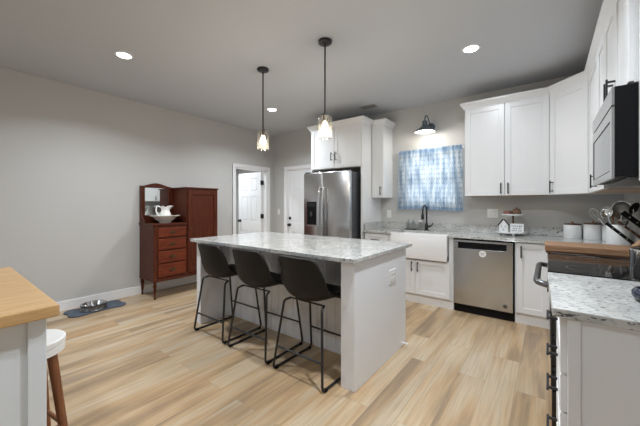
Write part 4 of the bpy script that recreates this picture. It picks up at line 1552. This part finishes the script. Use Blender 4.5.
canister('canister', 'white ribbed canister with dark lid, leftmost in the corner', 0.213, 4.27, 0.078, 0.145)
canister('canister', 'white canister with dark lid, second from the left in the corner', 0.375, 4.235, 0.076, 0.158)
canister('canister', 'smaller white canister half hidden behind the utensil crock', 0.505, 4.13, 0.070, 0.150)
ut = thing('utensil_crock', 'plain white crock full of cooking utensils beyond the cutting board', 'crock', (0.505, 3.80, ZW))
MB().lathe([(0.076, 0), (0.080, 0.006), (0.080, 0.178), (0.077, 0.182), (0.072, 0.182), (0.072, 0.02), (0.01, 0.016)], (0, 0, 0), 36).build('crock', CANW, ut, smooth=40)

UB = Vector((0.505, 3.80, ZW + 0.03))


def utensil(name, label, top, draw, hm=BLACK, hr=0.006, cat='utensil'):
    t = thing(name, label, cat, UB, 0, 'utensils in the white crock')
    tp = Vector(top) - UB
    MB().tube([(tp.x * 0.02, tp.y * 0.02, 0.0), tp * 0.8], hr, 8).build('handle', hm, t, smooth=60)
    draw(t, tp)


def frame_for(tp):
    z = tp.normalized()
    x = z.cross(Vector((0.6, -0.8, 0))).normalized()
    y = z.cross(x)
    return Matrix((x, y, z)).transposed()


def ladle_head(mat, r):
    def f(t, tp):
        m = MB()
        R = Matrix.Rotation(PI / 2.4, 3, 'X')
        m.lathe([(r * 0.15, -r * 0.8), (r * 0.6, -r * 0.68), (r * 0.9, -r * 0.35), (r, 0), (r * 0.93, 0), (r * 0.8, -r * 0.3), (r * 0.5, -r * 0.55), (r * 0.1, -r * 0.65)], tp * 0.92, 24, True, Matrix.Rotation(-PI / 4, 3, 'Z') @ R)
        m.build('bowl', mat, t, smooth=50)
    return f


def paddle_head(mat, w_, l_, th=0.006):
    def f(t, tp):
        Fm = frame_for(tp)
        m = MB()
        pr = [(w_ * math.sin(a) * (1 if math.cos(a) < 0 else 0.9), l_ * -math.cos(a)) for a in [2 * PI * q / 24 for q in range(24)]]
        m.prism(pr, -th / 2, th / 2, axis='y')
        for v in m.bm.verts:
            v.co = Fm @ v.co + tp * 0.88
        m.build('head', mat, t, smooth=40)
    return f


def strainer_head(t, tp):
    m = MB()
    R = Matrix.Rotation(-PI / 4, 3, 'Z') @ Matrix.Rotation(PI / 1.9, 3, 'X')
    r = 0.085
    m.lathe([(r * 0.1, -r * 0.72), (r * 0.55, -r * 0.6), (r * 0.88, -r * 0.3), (r, 0), (r * 0.95, 0), (r * 0.8, -r * 0.3), (r * 0.5, -r * 0.55), (r * 0.08, -r * 0.66)], tp * 0.94, 28, True, R)
    m.build('mesh_bowl', plain('strainer_mesh', (0.30, 0.29, 0.27), 0.4, metal=0.8, var=0.35, scale=260), t, smooth=50)
    m = MB()
    ring = [tp * 0.94 + R @ Vector((r * math.cos(a), r * math.sin(a), 0)) for a in [2 * PI * q / 28 for q in range(28)]]
    m.tube(ring, 0.004, 6, closed=True)
    m.build('rim', CHROME, t, smooth=60)


def whisk_head(t, tp):
    Fm = frame_for(tp)
    m = MB()
    for q in range(5):
        a = PI * q / 5
        pts_ = []
        for i in range(17):
            b = PI * i / 16
            rad = 0.034 * math.sin(b)
            sgn_ = 1
            pts_.append(Fm @ Vector((rad * math.cos(a), rad * math.sin(a), 0.07 * (-math.cos(b)))) + tp * 0.9)
        m.tube(pts_, 0.0013, 5)
        m.tube([Fm @ Vector((-(0.034 * math.sin(PI * i / 16)) * math.cos(a), -(0.034 * math.sin(PI * i / 16)) * math.sin(a), 0.07 * (-math.cos(PI * i / 16)))) + tp * 0.9 for i in range(17)], 0.0013, 5)
    m.build('wires', CHROME, t, smooth=60)


utensil('ladle', 'polished steel ladle leaning left in the white crock', (0.415, 3.74, 1.23), ladle_head(CHROME, 0.052), CHROME)
utensil('strainer', 'round mesh strainer with steel rim standing in the white crock', (0.525, 3.73, 1.24), strainer_head, CHROME)
utensil('whisk', 'wire whisk leaning far left in the white crock', (0.345, 3.83, 1.205), whisk_head, CHROME)
utensil('spatula', 'black slotted spatula on the right in the white crock', (0.60, 3.66, 1.285), paddle_head(DARKPLAST, 0.04, 0.055), BLACK)
utensil('wooden_spoon', 'brown wooden spoon in the middle of the white crock', (0.455, 3.79, 1.225), paddle_head(BOARD, 0.026, 0.04, 0.010), BOARD)

# cutting board past the range
cb = thing('cutting_board', 'thick wooden board lying on the worktop beyond the range', 'cutting board', (0.29, 2.985, ZW))
MB().box(-0.31, 0.31, -0.165, 0.165, 0.016, 0.060, 0.004, 2).build('board', BOARD, cb)
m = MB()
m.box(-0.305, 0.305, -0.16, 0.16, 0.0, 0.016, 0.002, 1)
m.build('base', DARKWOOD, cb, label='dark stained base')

# knife block on the board, knives pointing at the corner of the picture
kb = thing('knife_block', 'wooden knife block at the right picture edge, on the wooden board', 'knife block', (0.535, 2.93, ZW + 0.0605), 0)
MB().prism([(-0.068, 0.0), (0.058, 0.0), (0.058, 0.13), (0.045, 0.137), (-0.072, 0.020)], -0.05, 0.05, axis='y', bev=0.003).build('block', KNIFEWOOD, kb)
kdir = Vector((-0.71, 0.0, 0.71)).normalized()


def knife(name, label, start, L, th, hm):
    t = thing(name, label, 'knife', start, 0, 'knives in the wooden block')
    up = Vector((0.7071, 0, 0.7071))
    m = MB()
    Mx = Matrix((kdir, Vector((0, 1, 0)), up)).transposed()
    m.box(0.004, L, -0.008, 0.008, -th, th, 0.004, 2)
    for v in m.bm.verts:
        v.co = Mx @ v.co
    h_ = m.build('handle', hm, t, smooth=40)
    m = MB()
    for q in (0.25, 0.5, 0.75):
        m.lathe([(0.0035, -0.0086), (0.0035, 0.0086)], (0, 0, 0), 10, True, Matrix.Rotation(PI / 2, 3, 'X'))
        for v in list(m.bm.verts)[-20:]:
            v.co = Mx @ (v.co + Vector((L * q, 0, 0)))
    m.build('rivets', CHROME, h_)
    m = MB()
    m.box(-0.05, 0.004, -0.001, 0.001, -th * 0.9, th * 0.9)
    for v in m.bm.verts:
        v.co = Mx @ v.co
    m.build('blade', CHROME, t)


KS = Vector((0.535, 2.93, ZW + 0.0605))
knife('steak_knife', 'black riveted knife handle, lowest and longest in the wooden block', KS + Vector((-0.063, 0.02, 0.030)), 0.20, 0.010, DARKPLAST)
knife('steak_knife', 'brown wooden knife handle in the middle of the wooden block', KS + Vector((-0.026, 0.0, 0.067)), 0.17, 0.008, DARKWOOD)
knife('chef_knife', 'thick black knife handle, topmost in the wooden block', KS + Vector((0.016, -0.015, 0.109)), 0.20, 0.017, DARKPLAST)

# steel canister on the cooktop, navy dish in the foreground
sc_ = thing('steel_canister', 'polished steel canister on the cooktop at the right picture edge', 'canister', (0.40, 2.135, 0.918))
MB().lathe([(0.070, 0), (0.074, 0.005), (0.074, 0.125), (0.077, 0.13), (0.077, 0.138), (0.070, 0.142)], (0, 0, 0), 36).build('pot', CHROME, sc_, smooth=40)
MB().lathe([(0.074, 0.142), (0.05, 0.15), (0.012, 0.153), (0.012, 0.168), (0.004, 0.17)], (0, 0, 0), 36).build('lid', CHROME, sc_, smooth=40)
nd = thing('navy_dish', 'rounded glossy navy dish on the foreground granite worktop', 'dish', (0.325, 1.625, ZW))
MB().lathe([(0.045, 0.0), (0.062, 0.004), (0.072, 0.018), (0.072, 0.034), (0.064, 0.046), (0.056, 0.047), (0.05, 0.03), (0.01, 0.022)], (0, 0, 0), 36).build('dish', NAVY, nd, smooth=50)
